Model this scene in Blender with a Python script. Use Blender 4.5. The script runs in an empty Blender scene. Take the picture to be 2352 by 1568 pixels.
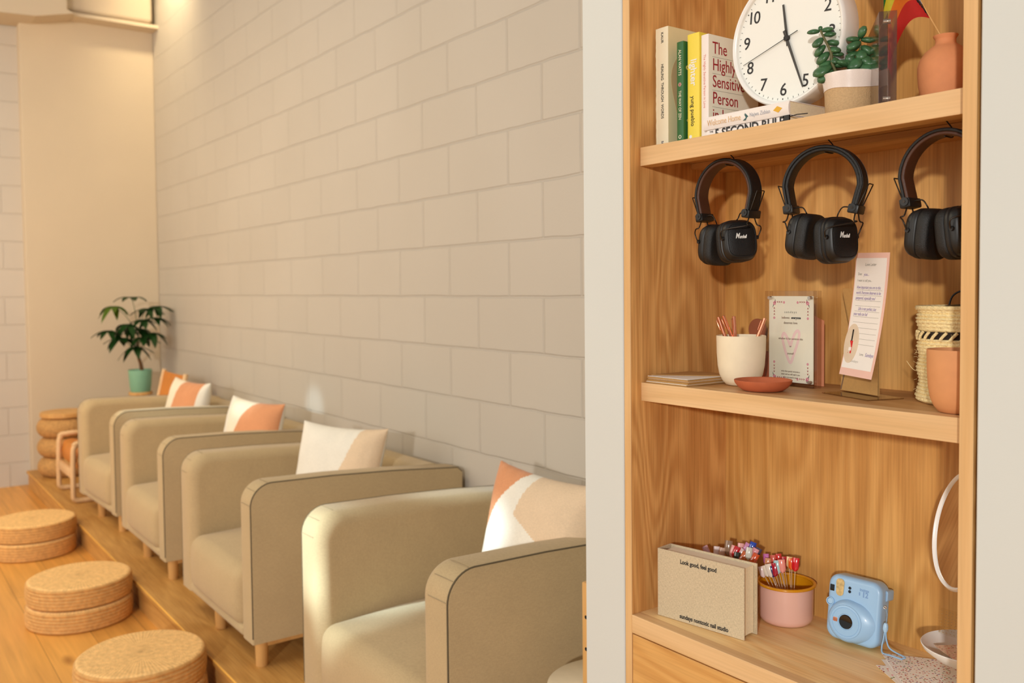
import bpy, bmesh, math, random
from mathutils import Vector, Matrix, noise
PI = math.pi
R = math.radians
random.seed(7)
scene = bpy.context.scene
col = scene.collection

# ------------------------------------------------------------------ camera
cam_d = bpy.data.cameras.new('camera')
cam = bpy.data.objects.new('camera', cam_d)
col.objects.link(cam)
YAW, PITCH, ROLL = 0.9366, 0.0403, -0.0099
F0 = Vector((-math.sin(YAW), math.cos(YAW), 0)); R0 = Vector((math.cos(YAW), math.sin(YAW), 0)); U0 = Vector((0, 0, 1))
F1 = F0*math.cos(PITCH) - U0*math.sin(PITCH); U1 = U0*math.cos(PITCH) + F0*math.sin(PITCH)
R2 = R0*math.cos(ROLL) + U1*math.sin(ROLL); U2 = U1*math.cos(ROLL) - R0*math.sin(ROLL)
m = Matrix.Identity(4)
for i in range(3):
    m[i][0] = R2[i]; m[i][1] = U2[i]; m[i][2] = -F1[i]
m[2][3] = 1.5
cam.matrix_world = m
cam_d.sensor_width = 36.0
cam_d.lens = 2056.978/2352*36
cam_d.shift_y = -40.5/2352
cam_d.clip_start = 0.05
cam_d.dof.use_dof = True
cam_d.dof.focus_distance = 1.5
cam_d.dof.aperture_fstop = 5.0
scene.camera = cam

# ------------------------------------------------------------------ colour management, world, lights
scene.view_settings.view_transform = 'Standard'
scene.view_settings.look = 'None'
scene.view_settings.gamma = 1.0
scene.view_settings.use_curve_mapping = False
scene.view_settings.exposure = 0.0
def lin(c):
    return c/12.92 if c <= 0.04045 else ((c+0.055)/1.055)**2.4
def rgb(r, g, b):
    return (lin(r/255), lin(g/255), lin(b/255), 1.0)
world = bpy.data.worlds.new('world'); scene.world = world
world.use_nodes = True
bg = world.node_tree.nodes['Background']
bg.inputs[0].default_value = (1.0, 0.965, 0.92, 1)
bg.inputs[1].default_value = 0.37
def light(name, kind, loc, target, energy, color, **kw):
    d = bpy.data.lights.new(name, kind); d.energy = energy; d.color = color
    for k, v in kw.items(): setattr(d, k, v)
    o = bpy.data.objects.new(name, d); col.objects.link(o)
    o.location = loc
    o.rotation_euler = (Vector(target)-Vector(loc)).to_track_quat('-Z', 'Y').to_euler()
    return o
light('window_daylight', 'AREA', (3.06, -4.75, 2.62), (-1.0, 1.3, 1.5), 265, (1.0, 0.985, 0.945), shape='DISK', size=0.28)
light('room_window_light', 'AREA', (-3.4, -3.6, 2.4), (-4.0, 1.9, 0.9), 70, (1.0, 0.93, 0.83), shape='RECTANGLE', size=4.0, size_y=1.8)
light('far_wall_spot', 'SPOT', (-6.55, 1.62, 4.15), (-6.70, 1.95, 3.75), 80, (1.0, 0.80, 0.48), spot_size=R(115), spot_blend=1.0, shadow_soft_size=0.08)
light('far_ceiling_lamp', 'AREA', (-5.6, -0.9, 2.5), (-6.9, 1.5, 1.5), 30, (1.0, 0.76, 0.46), shape='DISK', size=0.8)
light('fill_over_seats', 'AREA', (-4.2, -0.3, 3.2), (-4.2, 0.95, 0.2), 37, (1.0, 0.84, 0.58), shape='RECTANGLE', size=3.6, size_y=0.8)  # added fill from above that brightens seats, platform, floor and poufs
SUN = (0.64, 0.88, 1.0)
def sunpatch(name, src, tgt, e, ang):
    light(name, 'SPOT', src, tgt, e, SUN, spot_size=R(ang), spot_blend=0.9, shadow_soft_size=0.03)
sunpatch('daylight_on_arm_front', (-3.3, -3.2, 2.6), (-2.49, 1.10, 0.71), 1900, 4.6)
sunpatch('daylight_on_arm_top', (-2.9, -3.2, 3.2), (-2.47, 1.66, 0.82), 1300, 2.8)
sunpatch('daylight_on_seat', (-3.0, -3.2, 3.0), (-2.36, 1.16, 0.52), 1000, 3.4)
sunpatch('daylight_on_cushion', (-2.9, -3.2, 2.7), (-2.14, 1.47, 0.80), 1100, 2.5)
sunpatch('daylight_on_wall', (-3.9, -3.2, 2.2), (-4.42, 1.95, 0.87), 520, 3.2)
sunpatch('daylight_on_far_arm', (-4.6, -3.2, 3.4), (-5.10, 1.42, 0.84), 1500, 4.0)

# ------------------------------------------------------------------ materials
def new_mat(name):
    mt = bpy.data.materials.new(name); mt.use_nodes = True
    nt = mt.node_tree
    return mt, nt, nt.nodes, nt.links, nt.nodes['Principled BSDF']
def setp(b, **kw):
    for k, v in kw.items():
        b.inputs[k.replace('_', ' ')].default_value = v
def node(ns, t, **kw):
    n = ns.new(t)
    for k, v in kw.items():
        if k in n.inputs: n.inputs[k].default_value = v
        else: setattr(n, k, v)
    return n
def ramp(ns, pts):
    n = ns.new('ShaderNodeValToRGB'); e = n.color_ramp.elements
    while len(e) < len(pts): e.new(0.5)
    for i, (p, c) in enumerate(pts):
        e[i].position = p; e[i].color = c
    return n
def mapping(ns, ls, scale, loc=(0, 0, 0), rot=(0, 0, 0)):
    tc = ns.new('ShaderNodeTexCoord'); mp = ns.new('ShaderNodeMapping')
    mp.inputs['Scale'].default_value = scale; mp.inputs['Location'].default_value = loc; mp.inputs['Rotation'].default_value = rot
    ls.new(tc.outputs['Object'], mp.inputs['Vector'])
    return mp
def shade(c, f):
    return (min(c[0]*f, 1), min(c[1]*f, 1), min(c[2]*f, 1), 1)
def plain(name, c, rough=0.6, var=0.06, scale=40, bump=0.0, bscale=None, metal=0.0, coat=0.0, spec=0.5):
    mt, nt, ns, ls, b = new_mat(name)
    mp = mapping(ns, ls, (1, 1, 1))
    n = node(ns, 'ShaderNodeTexNoise', Scale=scale, Detail=4.0)
    ls.new(mp.outputs[0], n.inputs['Vector'])
    rp = ramp(ns, [(0.3, shade(c, 1-var)), (0.7, shade(c, 1+var))])
    ls.new(n.outputs['Fac'], rp.inputs[0]); ls.new(rp.outputs[0], b.inputs['Base Color'])
    setp(b, Roughness=rough, Metallic=metal)
    b.inputs['Coat Weight'].default_value = coat
    b.inputs['Specular IOR Level'].default_value = spec
    if bump:
        n2 = node(ns, 'ShaderNodeTexNoise', Scale=bscale or scale, Detail=3.0)
        ls.new(mp.outputs[0], n2.inputs['Vector'])
        bp = node(ns, 'ShaderNodeBump', Strength=bump, Distance=0.002)
        ls.new(n2.outputs['Fac'], bp.inputs['Height']); ls.new(bp.outputs[0], b.inputs['Normal'])
    return mt
def wood(name, light_c, dark_c, axis='z', fig=1.0, fibre=1.0, rough=0.5, seed=0.0):
    """procedural oak or maple: wide soft figure plus fine fibres along the axis"""
    mt, nt, ns, ls, b = new_mat(name)
    ax = 'xyz'.index(axis)
    s1 = [5.5]*3; s1[ax] = 0.9
    s2 = [260]*3; s2[ax] = 7
    s3 = [30]*3; s3[ax] = 1.5
    m1 = mapping(ns, ls, s1, loc=(seed, seed*1.7, seed*0.6)); m2 = mapping(ns, ls, s2); m3 = mapping(ns, ls, s3, loc=(seed, 0, seed))
    n1 = node(ns, 'ShaderNodeTexNoise', Scale=1.6, Detail=1.5, Distortion=0.4); ls.new(m1.outputs[0], n1.inputs['Vector'])
    # rings: noise value run through a sine gives cathedral figure
    mul = node(ns, 'ShaderNodeMath', operation='MULTIPLY'); mul.inputs[1].default_value = 62.0*fig; ls.new(n1.outputs['Fac'], mul.inputs[0])
    n3 = node(ns, 'ShaderNodeTexNoise', Scale=1.0, Detail=4.0); ls.new(m3.outputs[0], n3.inputs['Vector'])
    ad = node(ns, 'ShaderNodeMath', operation='MULTIPLY_ADD'); ad.inputs[1].default_value = 5.0; ls.new(n3.outputs['Fac'], ad.inputs[0]); ls.new(mul.outputs[0], ad.inputs[2])
    sn = node(ns, 'ShaderNodeMath', operation='SINE'); ls.new(ad.outputs[0], sn.inputs[0])
    mr = node(ns, 'ShaderNodeMapRange'); mr.inputs['From Min'].default_value = -1; mr.inputs['From Max'].default_value = 1
    mr.inputs['To Min'].default_value = 0.22; mr.inputs['To Max'].default_value = 0.78; ls.new(sn.outputs[0], mr.inputs['Value'])
    mx = node(ns, 'ShaderNodeMix', data_type='FLOAT'); mx.inputs[0].default_value = 0.55
    ls.new(mr.outputs[0], mx.inputs[2]); ls.new(n3.outputs['Fac'], mx.inputs[3])
    rp = ramp(ns, [(0.25, dark_c), (0.75, light_c)]); ls.new(mx.outputs[0], rp.inputs[0])
    n2 = node(ns, 'ShaderNodeTexNoise', Scale=1.0, Detail=2.0); ls.new(m2.outputs[0], n2.inputs['Vector'])
    s4 = [85]*3; s4[ax] = 3.2; m4 = mapping(ns, ls, s4, loc=(seed*2, seed, 0)); n4 = node(ns, 'ShaderNodeTexNoise', Scale=1.0, Detail=3.0, Roughness=0.6); ls.new(m4.outputs[0], n4.inputs['Vector'])
    r4 = ramp(ns, [(0.34, (1-0.16*fibre, 1-0.20*fibre, 1-0.25*fibre, 1)), (0.58, (1.03, 1.03, 1.03, 1))]); ls.new(n4.outputs['Fac'], r4.inputs[0])
    m5 = node(ns, 'ShaderNodeMix', data_type='RGBA', blend_type='MULTIPLY'); m5.inputs[0].default_value = 0.5
    r2 = ramp(ns, [(0.30, (1-0.30*fibre, 1-0.34*fibre, 1-0.38*fibre, 1)), (0.62, (1, 1, 1, 1))]); ls.new(n2.outputs['Fac'], r2.inputs[0])
    mm = node(ns, 'ShaderNodeMix', data_type='RGBA', blend_type='MULTIPLY'); mm.inputs[0].default_value = 0.75
    ls.new(rp.outputs[0], m5.inputs[6]); ls.new(r4.outputs[0], m5.inputs[7]); ls.new(m5.outputs[2], mm.inputs[6]); ls.new(r2.outputs[0], mm.inputs[7]); ls.new(mm.outputs[2], b.inputs['Base Color'])
    bp = node(ns, 'ShaderNodeBump', Strength=0.12, Distance=0.0006); ls.new(n2.outputs['Fac'], bp.inputs['Height']); ls.new(bp.outputs[0], b.inputs['Normal'])
    setp(b, Roughness=rough); b.inputs['Specular IOR Level'].default_value = 0.35
    return mt
def fabric(name, c, var=0.10, scale=900, bump=0.25, rough=0.9):
    mt, nt, ns, ls, b = new_mat(name)
    ma = mapping(ns, ls, (1, 1, 0.18)); mb = mapping(ns, ls, (0.18, 0.18, 1)); mc = mapping(ns, ls, (1, 1, 1))
    na = node(ns, 'ShaderNodeTexNoise', Scale=scale, Detail=1.0); nb = node(ns, 'ShaderNodeTexNoise', Scale=scale, Detail=1.0); nc = node(ns, 'ShaderNodeTexNoise', Scale=9.0, Detail=3.0)
    ls.new(ma.outputs[0], na.inputs['Vector']); ls.new(mb.outputs[0], nb.inputs['Vector']); ls.new(mc.outputs[0], nc.inputs['Vector'])
    ad = node(ns, 'ShaderNodeMath', operation='ADD'); ls.new(na.outputs['Fac'], ad.inputs[0]); ls.new(nb.outputs['Fac'], ad.inputs[1])
    hf = node(ns, 'ShaderNodeMath', operation='MULTIPLY'); hf.inputs[1].default_value = 0.5; ls.new(ad.outputs[0], hf.inputs[0])
    rp = ramp(ns, [(0.38, shade(c, 1-var*1.6)), (0.62, shade(c, 1+var))]); ls.new(hf.outputs[0], rp.inputs[0])
    r2 = ramp(ns, [(0.3, (0.94, 0.94, 0.94, 1)), (0.7, (1, 1, 1, 1))]); ls.new(nc.outputs['Fac'], r2.inputs[0])
    mm = node(ns, 'ShaderNodeMix', data_type='RGBA', blend_type='MULTIPLY'); mm.inputs[0].default_value = 1.0
    ls.new(rp.outputs[0], mm.inputs[6]); ls.new(r2.outputs[0], mm.inputs[7]); ls.new(mm.outputs[2], b.inputs['Base Color'])
    bp = node(ns, 'ShaderNodeBump', Strength=bump, Distance=0.0008); ls.new(hf.outputs[0], bp.inputs['Height']); ls.new(bp.outputs[0], b.inputs['Normal'])
    setp(b, Roughness=rough); b.inputs['Sheen Weight'].default_value = 0.15; b.inputs['Specular IOR Level'].default_value = 0.2
    return mt
def clear_mat(name, tint=(0.985, 0.985, 0.98, 1), gloss=0.04, rough=0.03):
    """clear acrylic: mostly transparent with a Fresnel reflection"""
    mt = bpy.data.materials.new(name); mt.use_nodes = True
    nt = mt.node_tree; ns = nt.nodes; ls = nt.links; ns.clear()
    out = ns.new('ShaderNodeOutputMaterial'); tr = ns.new('ShaderNodeBsdfTransparent'); gl = ns.new('ShaderNodeBsdfGlossy')
    tr.inputs[0].default_value = tint; gl.inputs['Roughness'].default_value = rough
    lw0 = ns.new('ShaderNodeLayerWeight'); lw0.inputs['Blend'].default_value = 0.5
    lw = node(ns, 'ShaderNodeMath', operation='POWER'); lw.inputs[1].default_value = 5.0; ls.new(lw0.outputs['Facing'], lw.inputs[0])
    ad = node(ns, 'ShaderNodeMath', operation='ADD'); ad.inputs[1].default_value = gloss; ad.use_clamp = True
    mx = ns.new('ShaderNodeMixShader')
    ls.new(lw.outputs[0], ad.inputs[0]); ls.new(ad.outputs[0], mx.inputs[0]); ls.new(tr.outputs[0], mx.inputs[1]); ls.new(gl.outputs[0], mx.inputs[2]); ls.new(mx.outputs[0], out.inputs[0])
    return mt
def block_mat(name, c, ox, oz, horiz='X', bump=0.8):
    mt, nt, ns, ls, b = new_mat(name)
    tc = ns.new('ShaderNodeTexCoord'); sp = ns.new('ShaderNodeSeparateXYZ'); ls.new(tc.outputs['Object'], sp.inputs[0])
    nz = node(ns, 'ShaderNodeTexNoise', Scale=7.0, Detail=3.0); ls.new(tc.outputs['Object'], nz.inputs['Vector'])
    def off(src, k, amp):
        a = node(ns, 'ShaderNodeMath', operation='ADD'); a.inputs[1].default_value = k - amp/2; ls.new(src, a.inputs[0])
        bb = node(ns, 'ShaderNodeMath', operation='MULTIPLY_ADD'); bb.inputs[1].default_value = amp; ls.new(nz.outputs['Fac'], bb.inputs[0]); ls.new(a.outputs[0], bb.inputs[2])
        return bb.outputs[0]
    cb = ns.new('ShaderNodeCombineXYZ')
    ls.new(off(sp.outputs[horiz], ox, 0.006), cb.inputs['X']); ls.new(off(sp.outputs['Z'], oz, 0.010), cb.inputs['Y'])
    br = node(ns, 'ShaderNodeTexBrick'); br.offset = 0.5
    for k, v in {'Scale': 1.0, 'Mortar Size': 0.0045, 'Mortar Smooth': 0.55, 'Brick Width': 0.4064, 'Row Height': 0.2032}.items():
        br.inputs[k].default_value = v
    br.inputs['Color1'].default_value = shade(c, 1.015); br.inputs['Color2'].default_value = shade(c, 0.985); br.inputs['Mortar'].default_value = shade(c, 1.05)
    ls.new(cb.outputs[0], br.inputs['Vector'])
    n2 = node(ns, 'ShaderNodeTexNoise', Scale=1.3, Detail=2.0); ls.new(tc.outputs['Object'], n2.inputs['Vector'])
    r2 = ramp(ns, [(0.35, (0.965, 0.96, 0.95, 1)), (0.65, (1, 1, 1, 1))]); ls.new(n2.outputs['Fac'], r2.inputs[0])
    mm = node(ns, 'ShaderNodeMix', data_type='RGBA', blend_type='MULTIPLY'); mm.inputs[0].default_value = 1.0
    ls.new(br.outputs['Color'], mm.inputs[6]); ls.new(r2.outputs[0], mm.inputs[7]); ls.new(mm.outputs[2], b.inputs['Base Color'])
    inv = node(ns, 'ShaderNodeMath', operation='SUBTRACT'); inv.inputs[0].default_value = 1.0; ls.new(br.outputs['Fac'], inv.inputs[1])
    n3 = node(ns, 'ShaderNodeTexNoise', Scale=120.0, Detail=3.0); ls.new(tc.outputs['Object'], n3.inputs['Vector'])
    ad = node(ns, 'ShaderNodeMath', operation='MULTIPLY_ADD'); ad.inputs[1].default_value = 0.10; ls.new(n3.outputs['Fac'], ad.inputs[0]); ls.new(inv.outputs[0], ad.inputs[2])
    bp = node(ns, 'ShaderNodeBump', Strength=bump, Distance=0.006); ls.new(ad.outputs[0], bp.inputs['Height']); ls.new(bp.outputs[0], b.inputs['Normal'])
    setp(b, Roughness=0.55); b.inputs['Specular IOR Level'].default_value = 0.3
    return mt
def plank_mat(name, c1, c2, width=0.19, length=2.2, oy=0.0):
    mt, nt, ns, ls, b = new_mat(name)
    mp = mapping(ns, ls, (1, 1, 1), loc=(0.3, oy, 0))
    br = node(ns, 'ShaderNodeTexBrick'); br.offset = 0.37
    for k, v in {'Scale': 1.0, 'Mortar Size': 0.0012, 'Mortar Smooth': 0.2, 'Brick Width': length, 'Row Height': width, 'Bias': 0.0}.items():
        br.inputs[k].default_value = v
    br.inputs['Color1'].default_value = c1; br.inputs['Color2'].default_value = c2; br.inputs['Mortar'].default_value = shade(c2, 0.45)
    ls.new(mp.outputs[0], br.inputs['Vector'])
    mg = mapping(ns, ls, (1.2, 22, 22)); n1 = node(ns, 'ShaderNodeTexNoise', Scale=1.5, Detail=5.0, Distortion=0.5); ls.new(mg.outputs[0], n1.inputs['Vector'])
    r1 = ramp(ns, [(0.3, (0.80, 0.76, 0.70, 1)), (0.7, (1.08, 1.06, 1.04, 1))]); ls.new(n1.outputs['Fac'], r1.inputs[0])
    mk = mapping(ns, ls, (1.6, 4.5, 1)); vk = node(ns, 'ShaderNodeTexVoronoi', Scale=1.3); ls.new(mk.outputs[0], vk.inputs['Vector'])
    rk = ramp(ns, [(0.03, (0.45, 0.36, 0.28, 1)), (0.16, (1, 1, 1, 1))]); ls.new(vk.outputs['Distance'], rk.inputs[0])
    m1 = node(ns, 'ShaderNodeMix', data_type='RGBA', blend_type='MULTIPLY'); m1.inputs[0].default_value = 1.0
    m2 = node(ns, 'ShaderNodeMix', data_type='RGBA', blend_type='MULTIPLY'); m2.inputs[0].default_value = 1.0
    ls.new(br.outputs['Color'], m1.inputs[6]); ls.new(r1.outputs[0], m1.inputs[7]); ls.new(m1.outputs[2], m2.inputs[6]); ls.new(rk.outputs[0], m2.inputs[7])
    ls.new(m2.outputs[2], b.inputs['Base Color'])
    setp(b, Roughness=0.42)
    return mt
def speckle_mat(name, base, cols, scale=260, th=0.32, rough=0.5):
    """printed sheet: small coloured motifs scattered on paper"""
    mt, nt, ns, ls, b = new_mat(name)
    mp = mapping(ns, ls, (1, 1, 1)); v = node(ns, 'ShaderNodeTexVoronoi', Scale=scale, Randomness=0.8); ls.new(mp.outputs[0], v.inputs['Vector'])
    nz = node(ns, 'ShaderNodeTexNoise', Scale=scale*2.5); ls.new(mp.outputs[0], nz.inputs['Vector'])
    ad = node(ns, 'ShaderNodeMath', operation='MULTIPLY_ADD'); ad.inputs[1].default_value = 0.35; ls.new(nz.outputs['Fac'], ad.inputs[0]); ls.new(v.outputs['Distance'], ad.inputs[2])
    lt = node(ns, 'ShaderNodeMath', operation='LESS_THAN'); lt.inputs[1].default_value = th+0.17; ls.new(ad.outputs[0], lt.inputs[0])
    sp = ns.new('ShaderNodeSeparateColor'); ls.new(v.outputs['Color'], sp.inputs[0])
    rp = ramp(ns, [(i/len(cols), c) for i, c in enumerate(cols)]); rp.color_ramp.interpolation = 'CONSTANT'; ls.new(sp.outputs[0], rp.inputs[0])
    mm = node(ns, 'ShaderNodeMix', data_type='RGBA'); ls.new(lt.outputs[0], mm.inputs[0]); mm.inputs[6].default_value = base; ls.new(rp.outputs[0], mm.inputs[7])
    ls.new(mm.outputs[2], b.inputs['Base Color']); setp(b, Roughness=rough)
    return mt
def pouf_mat(name, c, rib):
    """braided straw: radial ribs on the lid, rows on the side"""
    mt, nt, ns, ls, b = new_mat(name)
    mp = mapping(ns, ls, (1, 1, 1)); n = node(ns, 'ShaderNodeTexNoise', Scale=55.0, Detail=4.0); ls.new(mp.outputs[0], n.inputs['Vector'])
    gr = node(ns, 'ShaderNodeTexGradient', gradient_type='RADIAL'); ls.new(mp.outputs[0], gr.inputs[0])
    ml = node(ns, 'ShaderNodeMath', operation='MULTIPLY'); ml.inputs[1].default_value = 2*PI*90; ls.new(gr.outputs['Fac'], ml.inputs[0])
    sn = node(ns, 'ShaderNodeMath', operation='SINE'); ls.new(ml.outputs[0], sn.inputs[0])
    mx = node(ns, 'ShaderNodeMath', operation='MULTIPLY_ADD'); mx.inputs[1].default_value = rib; ls.new(sn.outputs[0], mx.inputs[0]); ls.new(n.outputs['Fac'], mx.inputs[2])
    rp = ramp(ns, [(0.3, shade(c, 0.82)), (0.7, shade(c, 1.12))]); ls.new(mx.outputs[0], rp.inputs[0]); ls.new(rp.outputs[0], b.inputs['Base Color'])
    bp = node(ns, 'ShaderNodeBump', Strength=0.6, Distance=0.004); ls.new(mx.outputs[0], bp.inputs['Height']); ls.new(bp.outputs[0], b.inputs['Normal'])
    setp(b, Roughness=0.8)
    return mt

M = {}
M['block'] = block_mat('painted_block', rgb(191, 183, 171), 4.2894-11*0.4064, -0.0448)
M['block_far'] = block_mat('painted_block_far', rgb(200, 192, 182), 0.12, -0.0448, 'Y')
M['plaster'] = plain('warm_plaster', rgb(206, 190, 166), 0.8, 0.015, 3)
M['white_wall'] = plain('white_wall_paint', rgb(210, 213, 208), 0.6, 0.01, 4, 0.10, 160)
M['floor'] = plank_mat('oak_floor', rgb(232, 172, 88), rgb(214, 154, 74))
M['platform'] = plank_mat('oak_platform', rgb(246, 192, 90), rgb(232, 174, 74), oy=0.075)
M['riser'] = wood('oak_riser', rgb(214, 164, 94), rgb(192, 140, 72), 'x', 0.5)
M['oak_v'] = wood('oak_panel', rgb(226, 174, 102), rgb(194, 138, 70), 'z', 0.9, 0.75, seed=2.0)
M['oak_side'] = wood('oak_side_panel', rgb(238, 184, 114), rgb(196, 136, 74), 'z', 1.2, 0.9, seed=5.3)
M['maple_x'] = wood('maple_edge', rgb(230, 192, 142), rgb(216, 174, 120), 'x', 0.5, 0.35, seed=1.0)
M['maple_z'] = wood('maple_strip', rgb(228, 188, 134), rgb(216, 170, 112), 'z', 0.4, 0.3, seed=3.0)
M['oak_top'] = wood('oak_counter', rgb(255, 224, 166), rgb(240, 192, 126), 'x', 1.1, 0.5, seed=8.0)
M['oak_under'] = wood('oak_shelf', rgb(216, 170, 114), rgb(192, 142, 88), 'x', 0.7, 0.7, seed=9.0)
M['oak_draw'] = wood('oak_drawer', rgb(228, 178, 108), rgb(206, 150, 82), 'x', 0.9, 0.5, seed=4.0)
M['beech'] = wood('beech_leg', rgb(226, 178, 112), rgb(204, 152, 88), 'z', 0.4, 0.3)
M['beech_pale'] = wood('pale_beech', rgb(232, 196, 150), rgb(214, 174, 126), 'z', 0.3, 0.3)
M['sofa'] = fabric('oatmeal_upholstery', rgb(190, 166, 126), 0.05, 700, 0.2)
M['piping'] = plain('dark_piping', rgb(96, 84, 62), 0.9, 0.05)
M['seam'] = plain('seam_thread', rgb(164, 144, 112), 0.9, 0.05)
M['linen_cream'] = fabric('cream_linen', rgb(240, 228, 204), 0.04, 800)
M['linen_white'] = fabric('white_linen', rgb(236, 230, 216), 0.04, 800)
M['linen_terra'] = fabric('terracotta_linen', rgb(218, 152, 108), 0.05, 800)
M['linen_beige'] = fabric('beige_linen', rgb(226, 200, 168), 0.05, 800)
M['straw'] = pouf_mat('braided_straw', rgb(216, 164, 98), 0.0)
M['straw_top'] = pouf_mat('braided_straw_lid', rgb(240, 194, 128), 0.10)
M['rope'] = plain('jute_rope', rgb(188, 142, 84), 0.85, 0.22, 60, 1.0, 70)
M['leather'] = plain('tan_leather', rgb(204, 126, 44), 0.5, 0.12, 12, 0.2, 80)
M['teal'] = plain('teal_ceramic', rgb(130, 182, 152), 0.5, 0.03)
M['soil'] = plain('soil', rgb(60, 44, 30), 0.95, 0.3, 200, 0.6, 200)
M['leaf'] = plain('schefflera_leaf', rgb(40, 84, 34), 0.4, 0.25, 14)
M['leaf_lit'] = plain('schefflera_leaf_lit', rgb(96, 128, 30), 0.45, 0.2, 14)  # paler green paints light onto one leaf cluster
M['bark'] = plain('bark', rgb(104, 72, 40), 0.9, 0.2)
M['succ'] = plain('jade_leaf', rgb(60, 100, 62), 0.35, 0.3, 90)
M['succ_stem'] = plain('jade_stem', rgb(96, 92, 52), 0.6, 0.2, 80)
M['black'] = plain('black_plastic', rgb(22, 21, 20), 0.45, 0.08, 60)
M['blackleather'] = plain('black_leatherette', rgb(18, 17, 16), 0.5, 0.08, 60, 0.4, 900)
M['brownleather'] = plain('brown_leatherette', rgb(74, 42, 26), 0.45, 0.08, 40, 0.3, 900)
M['capblack'] = plain('matt_black_cap', rgb(13, 12, 12), 0.55, 0.05, 60, 0.3, 700)
M['wire'] = plain('dark_wire', rgb(52, 44, 36), 0.35, 0.05, metal=0.6)
M['white_plastic'] = plain('white_plastic', rgb(240, 238, 232), 0.3, 0.01, coat=0.2)
M['dial'] = plain('clock_dial', rgb(238, 238, 230), 0.5, 0.005)
M['ink'] = plain('black_ink', rgb(40, 38, 38), 0.6, 0.03)
M['hand'] = plain('clock_hand', rgb(56, 52, 48), 0.4, 0.03, metal=0.2)
M['clear'] = clear_mat('clear_acrylic')
M['clear_edge'] = clear_mat('acrylic_edge', (0.80, 0.74, 0.68, 1), 0.03)
M['clear_dark'] = clear_mat('refraction_dark_edge', (0.80, 0.72, 0.66, 1), 0.10)  # dark tint stands in for refraction at the slab edges
M['clear_soft'] = clear_mat('hazy_acrylic', (0.93, 0.92, 0.90, 1), 0.16, 0.12)  # haze and sheen put into the material so the clear faces show
M['stickclear'] = plain('translucent_stick', rgb(214, 186, 156), 0.2, 0.03, coat=0.5)
M['magnet'] = plain('steel_magnet', rgb(214, 206, 196), 0.25, 0.03, metal=0.8)
M['paper'] = plain('white_paper', rgb(240, 234, 226), 0.7, 0.01)
M['paper_cream'] = plain('cream_paper', rgb(240, 234, 214), 0.6, 0.01)
M['pages'] = plain('page_block', rgb(244, 226, 190), 0.85, 0.05, 300)
M['kraft'] = plain('kraft_paper', rgb(186, 142, 82), 0.8, 0.05, 200)
M['pink_paper'] = plain('pink_border', rgb(236, 192, 176), 0.7, 0.02)
M['pinkheart'] = plain('pink_heart', rgb(236, 202, 200), 0.6, 0.02)
M['pinkflower'] = plain('pink_flower', rgb(214, 132, 150), 0.6, 0.05)
M['darkleaf'] = plain('printed_leaf', rgb(90, 96, 86), 0.6, 0.05)
M['darkred'] = plain('dark_red_ink', rgb(160, 36, 44), 0.6, 0.03)
M['red'] = plain('red_ink', rgb(212, 30, 38), 0.4, 0.03)
M['greyink'] = plain('grey_ink', rgb(130, 124, 112), 0.7, 0.03)
M['brownink'] = plain('brown_ink', rgb(120, 92, 70), 0.7, 0.03)
M['purple'] = plain('purple_ink', rgb(112, 84, 160), 0.6, 0.03)
M['navy'] = plain('navy_ink', rgb(44, 44, 90), 0.6, 0.03)
M['goldink'] = plain('gold_ink', rgb(222, 184, 138), 0.5, 0.03)
M['lavender'] = plain('grey_lilac_ink', rgb(186, 186, 192), 0.5, 0.03)
M['pinkink'] = plain('pink_ink', rgb(232, 168, 158), 0.6, 0.03)
M['cream_cover'] = plain('cream_cover', rgb(240, 230, 200), 0.6, 0.02)
M['cream_side'] = plain('cream_front_cover', rgb(236, 220, 172), 0.6, 0.02)
M['tanshape'] = plain('tan_print', rgb(214, 180, 132), 0.6, 0.02)
M['green_cover'] = plain('green_cover', rgb(46, 104, 54), 0.5, 0.03)
M['yellow_cover'] = plain('yellow_cover', rgb(242, 218, 74), 0.45, 0.02)
M['yellowink'] = plain('yellow_ink', rgb(222, 204, 110), 0.5, 0.02)
M['gold'] = plain('gold_emblem', rgb(226, 172, 40), 0.5, 0.03)
M['tealink'] = plain('teal_ink', rgb(44, 88, 88), 0.5, 0.1)
M['white_cover'] = plain('white_cover', rgb(240, 230, 222), 0.5, 0.01)
M['black_cover'] = plain('black_cover', rgb(34, 30, 28), 0.5, 0.03)
M['pot_raw'] = plain('raw_clay', rgb(198, 164, 120), 0.9, 0.08, 300, 0.5, 500)
M['pot_glaze'] = plain('speckled_white_glaze', rgb(236, 222, 212), 0.25, 0.03, 500, coat=0.4)
M['terra'] = plain('terracotta', rgb(214, 140, 92), 0.75, 0.04, 60, 0.1, 300)
M['terra_dark'] = plain('dark_terracotta', rgb(186, 98, 60), 0.7, 0.05, 60)
M['clay_tan'] = plain('tan_clay', rgb(214, 150, 98), 0.7, 0.03, 60)
M['cupcream'] = plain('cream_clay', rgb(240, 224, 192), 0.75, 0.03, 40)
M['rose'] = plain('rose_gold', rgb(232, 160, 128), 0.22, 0.02, metal=0.9)
M['wicker'] = plain('sisal', rgb(244, 220, 164), 0.8, 0.14, 260, 0.9, 420)
M['dark'] = plain('dark_gap_shade', rgb(40, 28, 20), 0.9, 0.05)
M['olive'] = plain('olive_knit', rgb(96, 84, 48), 0.9, 0.3, 400, 0.8, 400)
M['album'] = fabric('linen_album_cloth', rgb(206, 188, 156), 0.11, 1100, 0.3)
M['enamel'] = plain('pink_enamel', rgb(236, 188, 172), 0.3, 0.01, coat=0.5)
M['enamel_rim'] = plain('mustard_enamel', rgb(218, 148, 20), 0.22, 0.02, coat=0.5)
M['blue'] = plain('pale_blue_plastic', rgb(156, 196, 232), 0.35, 0.01, coat=0.1)
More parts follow.
